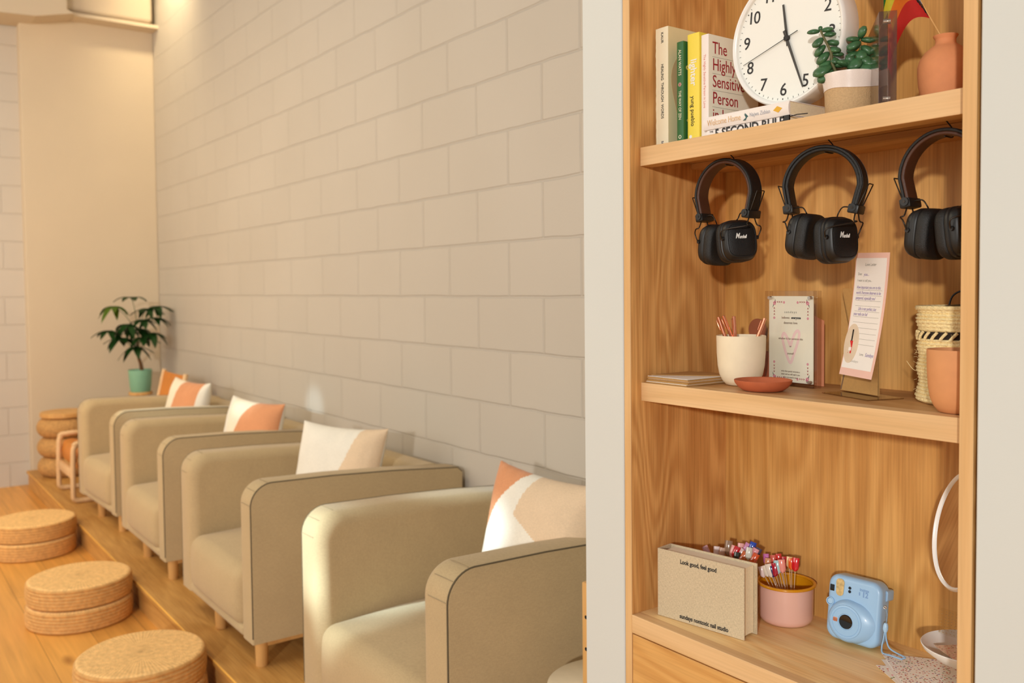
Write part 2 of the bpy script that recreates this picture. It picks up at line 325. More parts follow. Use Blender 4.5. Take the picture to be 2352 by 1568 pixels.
M['blue_dk'] = plain('blue_lettering', rgb(122, 160, 208), 0.4, 0.01)
M['blue_lt'] = plain('blue_ring', rgb(170, 206, 236), 0.35, 0.01)
M['lens'] = plain('black_lens', rgb(8, 10, 12), 0.08, 0.01, coat=1.0)
M['flash'] = plain('flash_window', rgb(206, 178, 120), 0.15, 0.25, 160, coat=0.8)
M['strap'] = plain('blue_cord', rgb(150, 186, 218), 0.7, 0.03)
M['mirror'] = plain('mirror_glass', rgb(235, 235, 235), 0.02, 0.0, metal=1.0)
M['sheet1'] = speckle_mat('flower_sheet_red', rgb(244, 236, 226), [rgb(176, 50, 60), rgb(224, 150, 140), rgb(140, 110, 150), rgb(196, 90, 60), rgb(110, 130, 80)], 200, 0.30)
M['sheet2'] = speckle_mat('flower_sheet_mixed', rgb(246, 240, 228), [rgb(150, 40, 56), rgb(120, 140, 80), rgb(230, 140, 160), rgb(70, 40, 50), rgb(216, 90, 60)], 150, 0.30)
M['sheet3'] = speckle_mat('leopard_sheet', rgb(246, 236, 220), [rgb(206, 120, 70), rgb(190, 90, 60), rgb(170, 110, 40), rgb(150, 130, 90), rgb(214, 140, 100)], 150, 0.34)
M['sheet4'] = speckle_mat('gold_scroll_sheet', rgb(226, 218, 196), [rgb(150, 130, 80), rgb(176, 150, 90), rgb(120, 110, 70), rgb(190, 170, 110), rgb(140, 120, 80)], 220, 0.30)
M['sheet5'] = speckle_mat('pink_fleck_sheet', rgb(226, 200, 176), [rgb(206, 110, 110), rgb(190, 140, 120), rgb(220, 150, 150), rgb(160, 120, 90), rgb(214, 120, 90)], 260, 0.34)
M['gap'] = plain('black_recess_shade', rgb(14, 9, 6), 0.9, 0.02)  # near-black tone for the shade in gaps and holes

# ------------------------------------------------------------------ mesh helpers
def obj(name, bm, mats, parent=None, smooth=None, label=None, kind=None):
    me = bpy.data.meshes.new(name)
    bmesh.ops.recalc_face_normals(bm, faces=bm.faces)
    bm.to_mesh(me); bm.free()
    if not isinstance(mats, (list, tuple)): mats = [mats]
    for mt in mats: me.materials.append(mt)
    if smooth is not None:
        for p in me.polygons: p.use_smooth = True
        me.set_sharp_from_angle(angle=R(smooth))
    o = bpy.data.objects.new(name, me); col.objects.link(o)
    if parent: o.parent = parent
    if label: o['label'] = label
    if kind: o['kind'] = kind
    return o
def thing(name, label, cat, loc=(0, 0, 0), rz=0.0, group=None, rot=None):
    o = bpy.data.objects.new(name, None); col.objects.link(o)
    o.location = loc; o.rotation_euler = rot or (0, 0, rz); o.empty_display_size = 0.05
    o['label'] = label; o['category'] = cat
    if group: o['group'] = group
    return o
def tag(o, label, cat, group=None, kind=None):
    o['label'] = label; o['category'] = cat
    if group: o['group'] = group
    if kind: o['kind'] = kind
    return o
def box(bm, x0, x1, y0, y1, z0, z1, bev=0.0, seg=3, mi=0, mat=None):
    r = bmesh.ops.create_cube(bm, size=1.0)
    vs = r['verts']
    for v in vs:
        v.co = Vector((x0 if v.co.x < 0 else x1, y0 if v.co.y < 0 else y1, z0 if v.co.z < 0 else z1))
    fs = list({f for v in vs for f in v.link_faces})
    if bev:
        es = list({e for v in vs for e in v.link_edges})
        rr = bmesh.ops.bevel(bm, geom=es, offset=bev, segments=seg, affect='EDGES', profile=0.5, clamp_overlap=True)
        fs = list({f for f in rr['faces']} | {f for f in fs if f.is_valid})
        vs = list({v for f in fs for v in f.verts})
    for f in fs: f.material_index = mi
    if mat is not None:
        for v in vs: v.co = mat @ v.co
    return vs
def B(x0, x1, y0, y1, z0, z1, bev=0.0, seg=3):
    bm = bmesh.new(); box(bm, x0, x1, y0, y1, z0, z1, bev, seg); return bm
def lathe(bm, prof, c=(0, 0, 0), seg=48, mi=0, fn=None, cap=False):
    """prof: list of (r, z[, mi]) ; revolve about z at c"""
    rings = []
    for p in prof:
        r, z = p[0], p[1]
        if r < 1e-6:
            rings.append([bm.verts.new((c[0], c[1], c[2]+z))])
        else:
            ring = []
            for i in range(seg):
                a = 2*PI*i/seg
                rr = r*(fn(a, z) if fn else 1.0)
                ring.append(bm.verts.new((c[0]+rr*math.cos(a), c[1]+rr*math.sin(a), c[2]+z)))
            rings.append(ring)
    for k in range(len(rings)-1):
        a, b = rings[k], rings[k+1]
        mm = prof[k][2] if len(prof[k]) > 2 else mi
        for i in range(seg):
            j = (i+1) % seg
            if len(a) == 1 and len(b) == 1: continue
            if len(a) == 1: f = bm.faces.new((a[0], b[i], b[j]))
            elif len(b) == 1: f = bm.faces.new((a[i], b[0], a[j]))
            else: f = bm.faces.new((a[i], b[i], b[j], a[j]))
            f.material_index = mm
    return rings
def tube(bm, pts, r, seg=8, mi=0, caps=True, smooth_pts=0):
    P = [Vector(p) for p in pts]
    if smooth_pts:
        Q = []
        n = len(P)
        for i in range(n-1):
            p0 = P[max(i-1, 0)]; p1 = P[i]; p2 = P[i+1]; p3 = P[min(i+2, n-1)]
            for s in range(smooth_pts):
                t = s/smooth_pts
                Q.append(0.5*((2*p1)+(-p0+p2)*t+(2*p0-5*p1+4*p2-p3)*t*t+(-p0+3*p1-3*p2+p3)*t**3))
        Q.append(P[-1]); P = Q
    rr = r if callable(r) else (lambda t: r)
    t0 = (P[1]-P[0]).normalized()
    up = Vector((0, 0, 1)) if abs(t0.z) < 0.9 else Vector((1, 0, 0))
    nrm = (up - t0*up.dot(t0)).normalized()
    rings = []
    for i, p in enumerate(P):
        if i == 0: t = t0
        elif i == len(P)-1: t = (P[i]-P[i-1]).normalized()
        else: t = ((P[i+1]-P[i]).normalized()+(P[i]-P[i-1]).normalized())
        if t.length < 1e-6: t = t0
        t.normalize()
        nrm = (nrm - t*nrm.dot(t)).normalized(); bn = t.cross(nrm)
        rad = rr(i/(len(P)-1))
        rings.append([bm.verts.new(p + (nrm*math.cos(2*PI*k/seg)+bn*math.sin(2*PI*k/seg))*rad) for k in range(seg)])
    for i in range(len(rings)-1):
        for k in range(seg):
            j = (k+1) % seg
            bm.faces.new((rings[i][k], rings[i][j], rings[i+1][j], rings[i+1][k])).material_index = mi
    if caps:
        bm.faces.new(rings[0]).material_index = mi; bm.faces.new(rings[-1][::-1]).material_index = mi
    return rings
def T(pts, r, seg=8, **kw):
    bm = bmesh.new(); tube(bm, pts, r, seg, **kw); return bm
def L(prof, c=(0, 0, 0), seg=48, **kw):
    bm = bmesh.new(); lathe(bm, prof, c, seg, **kw); return bm
def frame(loc, right, up):
    x = Vector(right).normalized(); y = Vector(up); y = (y - x*y.dot(x)).normalized(); z = x.cross(y)
    mt = Matrix.Identity(4)
    for i in range(3): mt[i][0] = x[i]; mt[i][1] = y[i]; mt[i][2] = z[i]; mt[i][3] = loc[i]
    return mt
def text(name, s, size, mat, parent, fr, align='CENTER', xs=1.0, ext=0.0002, fn=None, shear=0.0, bold=0.0, spacing=1.0, clip=None):
    """lettering as a thin mesh; fr places the text plane, or fn(u, v, w) maps it onto a curved sheet"""
    cu = bpy.data.curves.new(name, 'FONT'); cu.body = s; cu.size = size; cu.align_x = align; cu.align_y = 'CENTER'
    cu.extrude = ext; cu.shear = shear; cu.offset = bold; cu.space_character = spacing; cu.resolution_u = 3
    to = bpy.data.objects.new(name, cu)
    me = bpy.data.meshes.new_from_object(to)
    bpy.data.objects.remove(to); bpy.data.curves.remove(cu)
    for v in me.vertices:
        c = Vector((v.co.x*xs, v.co.y, v.co.z))
        v.co = fn(c.x, c.y, c.z) if fn else fr @ c
    if clip:
        bm = bmesh.new(); bm.from_mesh(me)
        bmesh.ops.bisect_plane(bm, geom=bm.verts[:]+bm.edges[:]+bm.faces[:], plane_co=clip[0], plane_no=clip[1], clear_outer=True)
        bm.to_mesh(me); bm.free()
    me.materials.clear(); me.materials.append(mat)
    me.name = name
    o = bpy.data.objects.new(name, me); col.objects.link(o)
    if parent: o.parent = parent
    return o
def prism(bm, poly, axis, a, b, mi=0):
    """poly 2D in the two other axes (x: y,z ; y: x,z ; z: x,y) extruded from a to b"""
    def mk(p, t):
        if axis == 'x': return (t, p[0], p[1])
        if axis == 'y': return (p[0], t, p[1])
        return (p[0], p[1], t)
    A = [bm.verts.new(mk(p, a)) for p in poly]; Bv = [bm.verts.new(mk(p, b)) for p in poly]
    n = len(poly); fs = []
    for i in range(n):
        fs.append(bm.faces.new((A[i], A[(i+1) % n], Bv[(i+1) % n], Bv[i])))
    fs.append(bm.faces.new(A[::-1])); fs.append(bm.faces.new(Bv))
    for f in fs: f.material_index = mi
    return A, Bv, fs
def rrect(w, h, r, seg=6, cx=0, cy=0):
    out = []
    for qx, qy, a0 in ((1, 1, 0), (-1, 1, 90), (-1, -1, 180), (1, -1, 270)):
        for i in range(seg+1):
            a = R(a0+90*i/seg)
            out.append((cx+qx*(w/2-r)+r*math.cos(a), cy+qy*(h/2-r)+r*math.sin(a)))
    return out
def superell(a, ex=3.2):
    c, s = math.cos(a), math.sin(a)
    return (abs(c)**(2/ex)*(1 if c >= 0 else -1), abs(s)**(2/ex)*(1 if s >= 0 else -1))
def struct(name, bm, mt, smooth=None, label=None):
    o = obj(name, bm, mt, None, smooth); o['kind'] = 'structure'
    if label: o['label'] = label
    return o

# ------------------------------------------------------------------ room
ZF, ZP = 0.075, 0.20          # floor and platform heights
YW, XF = 1.9486, -7.34        # block wall, far wall
YP = 0.982                    # platform edge
struct('floor', B(-9.0, 2.5, -5.0, 2.2, ZF-0.1, ZF), M['floor'], label='oak plank floor')
bmp = bmesh.new(); box(bmp, XF, -1.36, YP+0.012, YW, ZF, ZP-0.002); box(bmp, XF, -1.36, YP, YW, ZP-0.02, ZP, 0.004, 2, mi=1)
struct('floor_platform', bmp, [M['riser'], M['platform']], label='raised oak platform along the block wall')
struct('wall_back', B(XF-0.3, -1.3, YW, YW+0.15, 0, 4.4), M['block'], label='painted concrete block wall')
struct('wall_far', B(XF-0.32, XF-0.12, -4.0, YW, ZF, 4.4), M['block_far'], label='painted block wall at the far left')
struct('wall_far_panel', B(XF-0.13, XF, 1.025, YW, ZP-0.1, 4.4, 0.004, 1), M['plaster'], label='smooth warm wall panel behind the plant')
struct('wall_niche_left', B(-1.3605, -1.2476, 1.18, YW+0.15, 0, 4.4, 0.002, 1), M['white_wall'], label='white wall strip left of the shelves')
struct('wall_right', B(-0.5755, 1.6, 1.172, YW+0.15, 0, 4.4, 0.002, 1), M['white_wall'], label='white wall right of the shelves')
struct('niche_gap_shade', B(-1.2476, -0.5755, 1.50, YW+0.15, 0, 4.4), M['gap'])  # black box stands in for the shade inside the narrow side gaps
# soffit over the far panel with its rail
bms = bmesh.new(); box(bms, XF, -7.20, 1.02, YW-0.03, 3.545, 4.3, 0.03, 3); box(bms, XF, -7.18, 1.0, YW, 3.505, 3.53)
struct('trim_1', bms, M['plaster'], 30, 'cream soffit at the top of the far corner')
bms = bmesh.new(); prism(bms, [(1.30, 3.52), (1.35, 3.50), (1.1, 3.44), (0.7, 3.42), (0.0, 3.40), (0.0, 3.9), (1.30, 3.9)], 'x', XF-0.1, -7.1)
struct('trim_2', bms, M['plaster'], None, 'lower cream soffit at the top left')

# ------------------------------------------------------------------ built-in bookcase
SX0, SX1 = -1.2274, -0.6021
Y0, YB = 1.1795, 1.451
S1, S2, S3 = 1.762, 1.317, 0.874
bc = thing('built_in_bookcase', 'built-in oak bookcase with open shelves set into the white wall', 'bookcase', (0, 0, 0))
obj('back_panel', B(SX0-0.018, SX1+0.018, YB, YB+0.018, 0.1, 2.6), M['oak_v'], bc)
obj('side_panel', B(SX0-0.0165, SX0, Y0+0.002, YB, 0.1, 2.6), M['oak_side'], bc)
obj('side_panel', B(SX1, SX1+0.0165, Y0+0.002, YB, 0.1, 2.6), M['oak_side'], bc)
obj('edge_strip', B(SX0-0.0168, SX0+0.0004, Y0, Y0+0.003, 0.1, 2.6, 0.0006, 1), M['maple_z'], bc)
obj('edge_strip', B(SX1-0.0004, SX1+0.0185, Y0, Y0+0.003, 0.1, 2.6, 0.0006, 1), M['maple_z'], bc)
g = 0.0004
for k, z in enumerate((S1, S2)):
    bm = bmesh.new(); box(bm, SX0+g, SX1-g, 1.238, YB-g, z-0.020, z-0.0003)
    sh = obj('shelf', bm, M['oak_under'], bc)
    obj('shelf_nosing', B(SX0+g, SX1-g, 1.207, 1.241, z-0.035, z, 0.0010, 2), M['maple_x'], sh)
    obj('cleat', B(SX0+g, SX1-g, 1.348, YB-g, z-0.031, z-0.0205), M['oak_under'], sh)
bm = bmesh.new(); box(bm, SX0+g, SX1-g, 1.203, YB-g, S3-0.022, S3-0.0004)
ct = obj('counter', bm, M['oak_top'], bc)
obj('counter_nosing', B(SX0+g, SX1-g, Y0+0.0005, 1.2035, S3-0.035, S3, 0.0010, 2), M['maple_x'], ct)
obj('drawer_gap_shade', B(SX0+g, SX1-g, Y0+0.02, YB-0.02, 0.2, S3-0.036), M['gap'], bc)  # solid black block, painted shade behind the drawer fronts
obj('drawer_front', B(SX0+0.0022, SX1-0.0022, Y0+0.0005, Y0+0.0195, 0.60, S3-0.0375, 0.0008, 1), M['oak_draw'], bc)
obj('drawer_front', B(SX0+0.0022, SX1-0.0022, Y0+0.0005, Y0+0.0195, 0.32, 0.5975, 0.0008, 1), M['oak_draw'], bc)

# ------------------------------------------------------------------ books on the top shelf
UPR = 'books standing on the top shelf'
def upright_book(label, x0, x1, y, h, depth, cov, side, pages=M['pages'], lean=0.0, hard=False):
    t = thing('book', label, 'book', ((x0+x1)/2, y, S1+0.0002), 0, UPR)
    w = x1-x0; c = 0.0022 if hard else 0.0009
    bm = bmesh.new()
    r = 0.003
    prof = []
    for i in range(7):
        a = PI*i/6
        prof.append((-w/2+0.0004 + (w-0.0008)*(1-math.cos(a))/2, 0.0012-0.0012*math.sin(a)))
    poly = [(-w/2, depth), (-w/2, 0.001)]+prof[1:-1]+[(w/2, 0.001), (w/2, depth), (w/2-c, depth), (w/2-c, 0.004), (-w/2+c, 0.004), (-w/2+c, depth)]
    prism(bm, poly, 'z', 0, h)
    for f in bm.faces:
        ce = f.calc_center_median()
        if ce.x > w/2-1e-4: f.material_index = 1
    cv = obj('cover', bm, [cov, side], t, 30)
    pg = obj('page_block', B(-w/2+c+0.0002, w/2-c-0.0002, 0.0042, depth-0.001-(0.002 if hard else 0), 0.0008 if not hard else 0.003, h-(0.0005 if not hard else 0.003)), pages, t)
    return t, cv, w
def spine(cv, s, size, mt, z, x=0.0, **kw):
    return text('lettering', s, size, mt, cv, frame((x, -0.0004, z), (0, 0, -1), (1, 0, 0)), **kw)
def faceX(cv, s, size, mt, w, y, z, **kw):
    return text('lettering', s, size, mt, cv, frame((w/2+0.0003, y, z), (0, 1, 0), (0, 0, 1)), **kw)
t, cv, w = upright_book('tall cream book with torn paper spine, leftmost on the top shelf', -1.2200, -1.1895, 1.243, 0.224, 0.150, M['cream_cover'], M['cream_side'])
spine(cv, 'KAUR', 0.0082, M['ink'], 0.205, 0.001, xs=0.95)
spine(cv, 'HEALING  THROUGH  WORDS', 0.0092, M['ink'], 0.105, 0.001, xs=0.80)
spine(cv, 'S&S', 0.007, M['navy'], 0.007, 0.001)
bm = bmesh.new()
pts = [(0.030+0.0*i, 0) for i in range(1)]
poly = [(0.060+0.048*math.cos(a)*(1+0.15*math.sin(3*a)), 0.105+0.085*math.sin(a)) for a in [2*PI*i/40 for i in range(40)]]
prism(bm, poly, 'x', w/2+0.00005, w/2+0.0003)
obj('cover_figure', bm, M['tanshape'], cv)
bm = bmesh.new()       # torn strip along the spine edge
prev = None
for i in range(46):
    z = 0.224*i/45; dx = -0.0006-0.0022*abs(noise.noise(Vector((z*60, 3, 1))))
    a = bm.verts.new((-w/2+0.001, -0.0003, z)); b = bm.verts.new((-w/2+dx, 0.0004, z)); c = bm.verts.new((-w/2+dx, 0.001, z)); d = bm.verts.new((-w/2+0.001, 0.001, z))
    if prev:
        for k in range(4): bm.faces.new((prev[k], prev[(k+1) % 4], (a, b, c, d)[(k+1) % 4], (a, b, c, d)[k]))
    prev = (a, b, c, d)
obj('torn_edge', bm, M['cream_cover'], cv)
t, cv, w = upright_book('slim dark green book between the cream and the yellow one', -1.1690, -1.1530, 1.245, 0.1885, 0.135, M['green_cover'], M['green_cover'])
spine(cv, "ALAN WATTS", 0.0095, M['cream_cover'], 0.150, 0.0, xs=0.80)
bm = bmesh.new()
for k in range(6):
    a = 2*PI*k/6; lathe(bm, [(0, -0.0003), (0.0017, -0.0003), (0.0017, 0.0), (0, 0)], (0, 0, 0), 8)
    for v in bm.verts[-34:]: pass
bm.free()
bm = bmesh.new()
for k in range(6):
    a = 2*PI*k/6; box(bm, -0.0014, 0.0014, -0.0006, 0.0002, -0.0014, 0.0014, mat=Matrix.Translation((0.002*math.cos(a), 0, 0.110+0.002*math.sin(a))) @ Matrix.Rotation(a, 4, 'Y'))
obj('emblem', bm, M['pinkink'], cv)
spine(cv, 'THE WAY OF ZEN', 0.0088, M['cream_cover'], 0.072, 0.0, xs=0.74)
bm = bmesh.new(); lathe(bm, [(0.0022, -0.0003), (0.0034, -0.0003), (0.0034, 0.0003), (0.0022, 0.0003), (0.0022, -0.0003)], (0, 0, 0), 20)
for v in bm.verts: v.co = Vector((v.co.x, v.co.z-0.0001, v.co.y+0.014))
obj('emblem', bm, M['cream_cover'], cv)
faceX(cv, 'o', 0.016, M['yellowink'], w, 0.012, 0.142, bold=0.0006)
faceX(cv, 'o', 0.010, M['yellowink'], w, 0.012, 0.045)
t, cv, w = upright_book('bright yellow book, third upright from the left', -1.1490, -1.1212, 1.252, 0.1985, 0.140, M['yellow_cover'], M['yellow_cover'], hard=True)
spine(cv, 'lighter', 0.0205, M['white_plastic'], 0.128, 0.001, xs=0.92, bold=0.0003)
spine(cv, 'yung pueblo', 0.0125, M['ink'], 0.058, -0.001, xs=0.90)
bm = bmesh.new(); lathe(bm, [(0, -0.0003), (0.0032, -0.0003), (0.0032, 0.0003), (0, 0.0003)], (0, 0, 0), 20)
for v in bm.verts: v.co = Vector((v.co.x-0.006, v.co.z-0.0001, v.co.y+0.012))
obj('emblem', bm, M['white_plastic'], cv)
t, cv, w = upright_book('off-white paperback with large dark red title on its front cover', -1.1195, -1.1025, 1.256, 0.1915, 0.140, M['white_cover'], M['paper_cream'])
spine(cv, 'The Highly Sensitive Person in Love', 0.0072, M['pinkink'], 0.108, 0.0, xs=0.92)
spine(cv, 'Elaine N.', 0.0066, M['pinkink'], 0.030, 0.0, xs=0.9)
for i, s in enumerate(['The', 'Highly', 'Sensitive', 'Person', 'in Love']):
    faceX(cv, s, 0.031, M['darkred'], w, 0.011, 0.1675-0.030*i, align='LEFT', xs=0.82)
    bm = bmesh.new(); box(bm, w/2, w/2+0.0003, 0.011, 0.096, 0.1520-0.030*i, 0.1524-0.030*i); obj('rule', bm, M['greyink'], cv)
LY = 'books lying flat on the top shelf'
def flat_book(label, x0, x1, y, z, h, depth, cov, rz=0.0, cap=None):
    t = thing('book', label, 'book', (x0, y, z), rz, LY)
    L_ = x1-x0; c = 0.0011
    bm = bmesh.new()
    poly = [(depth, 0), (0.003, 0), (0.0006, h*0.25), (0, h*0.5), (0.0006, h*0.75), (0.003, h), (depth, h), (depth, h-c), (0.005, h-c), (0.005, c), (depth, c)]
    prism(bm, poly, 'x', 0, L_)
    cv = obj('cover', bm, cov, t, 40)
    obj('page_block', B(0.001, L_-0.001, 0.0053, depth-0.001, c+0.0001, h-c-0.0001), M['pages'], t)
    return t, cv, L_
t, cv, L_ = flat_book('white book lying flat at the bottom, large dark number title on its spine', -1.0985, -0.9225, 1.246, S1+0.0002, 0.0165, 0.130, M['white_cover'])
text('lettering', '5 SECOND RULE', 0.0215, M['ink'], cv, frame((0.020, -0.0004, 0.0070), (1, 0, 0), (0, 0, 1)), align='LEFT', xs=0.93, bold=0.0004, clip=((0, 0, 0.0160), (0, 0, 1)))
text('lettering', 'THE', 0.0045, M['ink'], cv, frame((0.012, -0.0004, 0.0125), (1, 0, 0), (0, 0, 1)))
obj('black_cap', B(L_-0.011, L_+0.0006, -0.0006, 0.0040, -0.00005, 0.0168, 0.0004, 1), M['black_cover'], cv)
obj('ribbon', T([(L_-0.006, 0.003, 0.0135), (L_+0.012, 0.006, 0.0160), (L_+0.028, 0.012, 0.0158)], 0.0008), M['black_cover'], t)
t, cv, L_ = flat_book('white book with gold title lying on top of the other flat book', -1.1045, -0.9215, 1.244, S1+0.0172, 0.0228, 0.130, M['white_cover'])
text('lettering', 'Welcome Home', 0.0150, M['goldink'], cv, frame((0.010, -0.0004, 0.0108), (1, 0, 0), (0, 0, 1)), align='LEFT', xs=0.74)
text('lettering', 'Najwa Zebian', 0.0098, M['lavender'], cv, frame((0.104, -0.0004, 0.0112), (1, 0, 0), (0, 0, 1)), align='LEFT', xs=0.78)
bm = bmesh.new(); prism(bm, [(0.153, 0.0110), (0.161, 0.0170), (0.171, 0.0122), (0.163, 0.0062)], 'y', -0.0004, 0.0002); obj('emblem', bm, M['gold'], cv)
bm = bmesh.new()
prism(bm, [(0.090, 0.004), (0.096, 0.008), (0.094, 0.0165), (0.0985, 0.0125), (0.1015, 0.0095), (0.0985, 0.0085), (0.0955, 0.004)], 'y', -0.0004, 0.0002)
prism(bm, [(0.0965, 0.0085), (0.0925, 0.0148), (0.0985, 0.0105)], 'y', -0.00045, 0.0002)
obj('bird_emblem', bm, M['tealink'], cv)

# ------------------------------------------------------------------ wall clock leaning on the shelf
CX, CY, CZ, CR = -0.9540, 1.277, S1+0.0405+0.1135, 0.1130
ck = thing('clock', 'round white clock with black numerals standing behind the books', 'clock', (CX, CY, CZ), rot=(0, R(5.5), 0))
def lathe_y(prof, seg=96, mi=0):
    """revolve about -Y axis: prof (r, depth toward +y)"""
    bm = bmesh.new(); lathe(bm, [(p[0], p[1]) for p in prof], (0, 0, 0), seg)
    for v in bm.verts: v.co = Vector((v.co.x, v.co.z, v.co.y))
    return bm
obj('case', lathe_y([(CR-0.009, 0.012), (CR-0.0085, 0.003), (CR-0.006, 0.0004), (CR-0.003, 0.0), (CR-0.0008, 0.002), (CR, 0.007), (CR, 0.040), (CR-0.004, 0.046), (0, 0.046)]), M['white_plastic'], ck, 40)
dl = obj('dial', lathe_y([(0, 0.0085), (CR-0.0088, 0.0085), (CR-0.0088, 0.012), (0, 0.012)]), M['dial'], ck, 30)
for n in range(1, 13):
    a = PI/2 - 2*PI*n/12
    text('numeral', str(n), 0.0300, M['ink'], dl, frame((0.0855*math.cos(a), 0.0081, 0.0855*math.sin(a)), (1, 0, 0), (0, 0, 1)), xs=1.0, spacing=0.86, bold=0.0001)
bm = bmesh.new()
for n in range(60):
    a = 2*PI*n/60; big = n % 5 == 0
    box(bm, -0.0009 if big else -0.00028, 0.0009 if big else 0.00028, 0.0080, 0.0084, -0.0011 if big else -0.0016, 0.0011 if big else 0.0016,
        mat=Matrix.Rotation(a, 4, 'Y') @ Matrix.Translation((0, 0, 0.1005)))
obj('minute_marks', bm, M['ink'], dl)
def hand(name, ang, l0, l1, w0, w1, y):
    bm = bmesh.new(); prism(bm, [(-w0/2, -l0), (w0/2, -l0), (w1/2, l1), (-w1/2, l1)], 'y', y, y+0.0008)
    for v in bm.verts: v.co = Matrix.Rotation(R(ang), 4, 'Y') @ v.co
    return obj(name, bm, M['hand'], ck)
hand('hour_hand', 347, 0.013, 0.058, 0.0052, 0.0036, 0.0060)
hand('minute_hand', 154, 0.014, 0.093, 0.0052, 0.0028, 0.0048)
hand('second_hand', 247, 0.024, 0.094, 0.0012, 0.0008, 0.0036)
bm = lathe_y([(0, 0.0028), (0.0044, 0.0028), (0.0050, 0.0036), (0.0050, 0.0084), (0, 0.0084)], 24)
obj('hub', bm, M['ink'], ck, 30)

# ------------------------------------------------------------------ succulent in a two-tone pot
px, py = -0.842, 1.292
sp = thing('potted_succulent', 'jade plant in a raw clay pot with white glazed rim', 'plant', (px, py, S1+0.0002)); sp.scale = (1, 1, 0.83)
bm = bmesh.new()
prof = [(0, 0, 0), (0.034, 0.0, 0), (0.0355, 0.002, 0), (0.0365, 0.030, 0), (0.0372, 0.0545, 0), (0.0380, 0.0552, 1), (0.0395, 0.068, 1), (0.0422, 0.083, 1), (0.0424, 0.0855, 1), (0.0410, 0.0862, 1), (0.0392, 0.084, 1), (0.0370, 0.070, 1), (0.0365, 0.066, 1), (0, 0.066, 1)]
lathe(bm, prof, (0, 0, 0), 64)
for v in bm.verts:
    if 0.05 < v.co.z < 0.058: v.co.z += 0.0016*math.sin(3*math.atan2(v.co.y, v.co.x)+0.6)
obj('pot', bm, [M['pot_raw'], M['pot_glaze']], sp, 40)
obj('soil', L([(0, 0.0745), (0.030, 0.0735), (0.0375, 0.0705), (0.0375, 0.067), (0, 0.067)], seg=32), M['soil'], sp, 40)
# stems in the local picture-facing frame: e = right seen from the room, n = toward the room
ev = Vector((0.80, 0.60, 0)); nv = Vector((-0.60, 0.80, 0))*-1
def SP(a, z, d=0.0): return ev*a + nv*d + Vector((0, 0, z))
stems = [[SP(-0.010, 0.070, 0.005), SP(-0.020, 0.090, 0.010), SP(-0.026, 0.108, 0.012), SP(-0.028, 0.128, 0.012), SP(-0.036, 0.150, 0.012), SP(-0.044, 0.172, 0.012)],
         [SP(-0.016, 0.086, 0.008), SP(0.0, 0.098, 0.006), SP(0.014, 0.108, 0.004)],
         [SP(0.006, 0.070, 0.0), SP(0.010, 0.090, 0.002), SP(0.014, 0.112, 0.004), SP(0.016, 0.134, 0.004), SP(0.016, 0.148, 0.004)]]
bm = bmesh.new()
for s in stems: tube(bm, s, lambda t: 0.0030-0.0014*t, 8, smooth_pts=4)
obj('stems', bm, M['succ_stem'], sp, 60)
def leaf_ell(bm, c, dirv, ln, wd, th, flat=None):
    d = Vector(dirv).normalized(); up = Vector(flat) if flat else Vector((0, 0, 1))
    s = d.cross(up)
    if s.length < 1e-3: s = d.cross(Vector((1, 0, 0)))
    s.normalize(); n = s.cross(d)
    rr = bmesh.ops.create_uvsphere(bm, u_segments=10, v_segments=7, radius=1.0)
    for v in rr['verts']:
        x, y, z = v.co
        t = (x+1)/2
        wf = 0.55+0.75*t - 0.35*t*t
        v.co = Vector(c) + d*((x+1)*ln/2) + s*(y*wd/2*wf) + n*(z*th/2 - 0.12*ln*(t*t))
bm = bmesh.new()
rnd = random.Random(3)
LV = [(-0.044, 0.172, -1, .15, .017), (-0.044, 0.172, 1, .25, .017), (-0.044, 0.173, 0, 1, .008), (-0.040, 0.164, 0.9, .1, .017), (-0.040, 0.160, -0.5, -.6, .020), (-0.036, 0.150, 0.9, .0, .022), (-0.036, 0.146, -0.7, -.7, .022),
      (-0.032, 0.138, 0.8, -.3, .018), (-0.030, 0.132, -0.5, -.5, .024), (-0.028, 0.126, 0.9, .1, .017), (-0.028, 0.120, 0.5, -.6, .016), (-0.027, 0.114, -0.8, -.5, .020), (-0.026, 0.106, -0.9, -.6, .030), (-0.026, 0.104, 0.8, .2, .026),
      (-0.024, 0.098, -0.7, -.7, .028), (-0.022, 0.094, 0.2, -.7, .014), (-0.020, 0.090, -0.7, -.2, .018), (-0.002, 0.100, -0.4, .3, .020), (0.0, 0.100, 0.8, -.3, .016), (0.004, 0.102, -0.2, .9, .018),
      (0.016, 0.150, -1, .2, .018), (0.016, 0.150, 1, 0, .020), (0.016, 0.151, 0.1, .7, .020), (0.016, 0.146, -0.3, -.2, .022), (0.016, 0.140, -0.9, -.4, .019), (0.016, 0.138, 0.8, -.5, .026), (0.015, 0.130, 0.1, -.6, .020), (0.015, 0.126, -0.9, -.2, .018),
      (0.015, 0.120, 0.5, -.5, .022), (0.014, 0.116, -0.3, -.6, .026), (0.014, 0.110, 0.9, -.3, .024), (0.013, 0.106, 0.4, -.7, .022), (0.012, 0.102, -0.4, -.7, .022), (0.011, 0.098, 0.9, -.2, .026), (0.010, 0.092, 0.2, -.9, .018), (0.010, 0.092, -0.6, -.4, .020)]
for a, z, dx, dz, ln in LV:
    dd = rnd.uniform(-0.5, 0.9)
    leaf_ell(bm, SP(a, z, 0.005), ev*dx+nv*dd*0.6+Vector((0, 0, dz)), ln*1.22, ln*1.08, ln*0.55, flat=(0.2, -0.5, 0.8))
obj('foliage', bm, M['succ'], sp, 70)

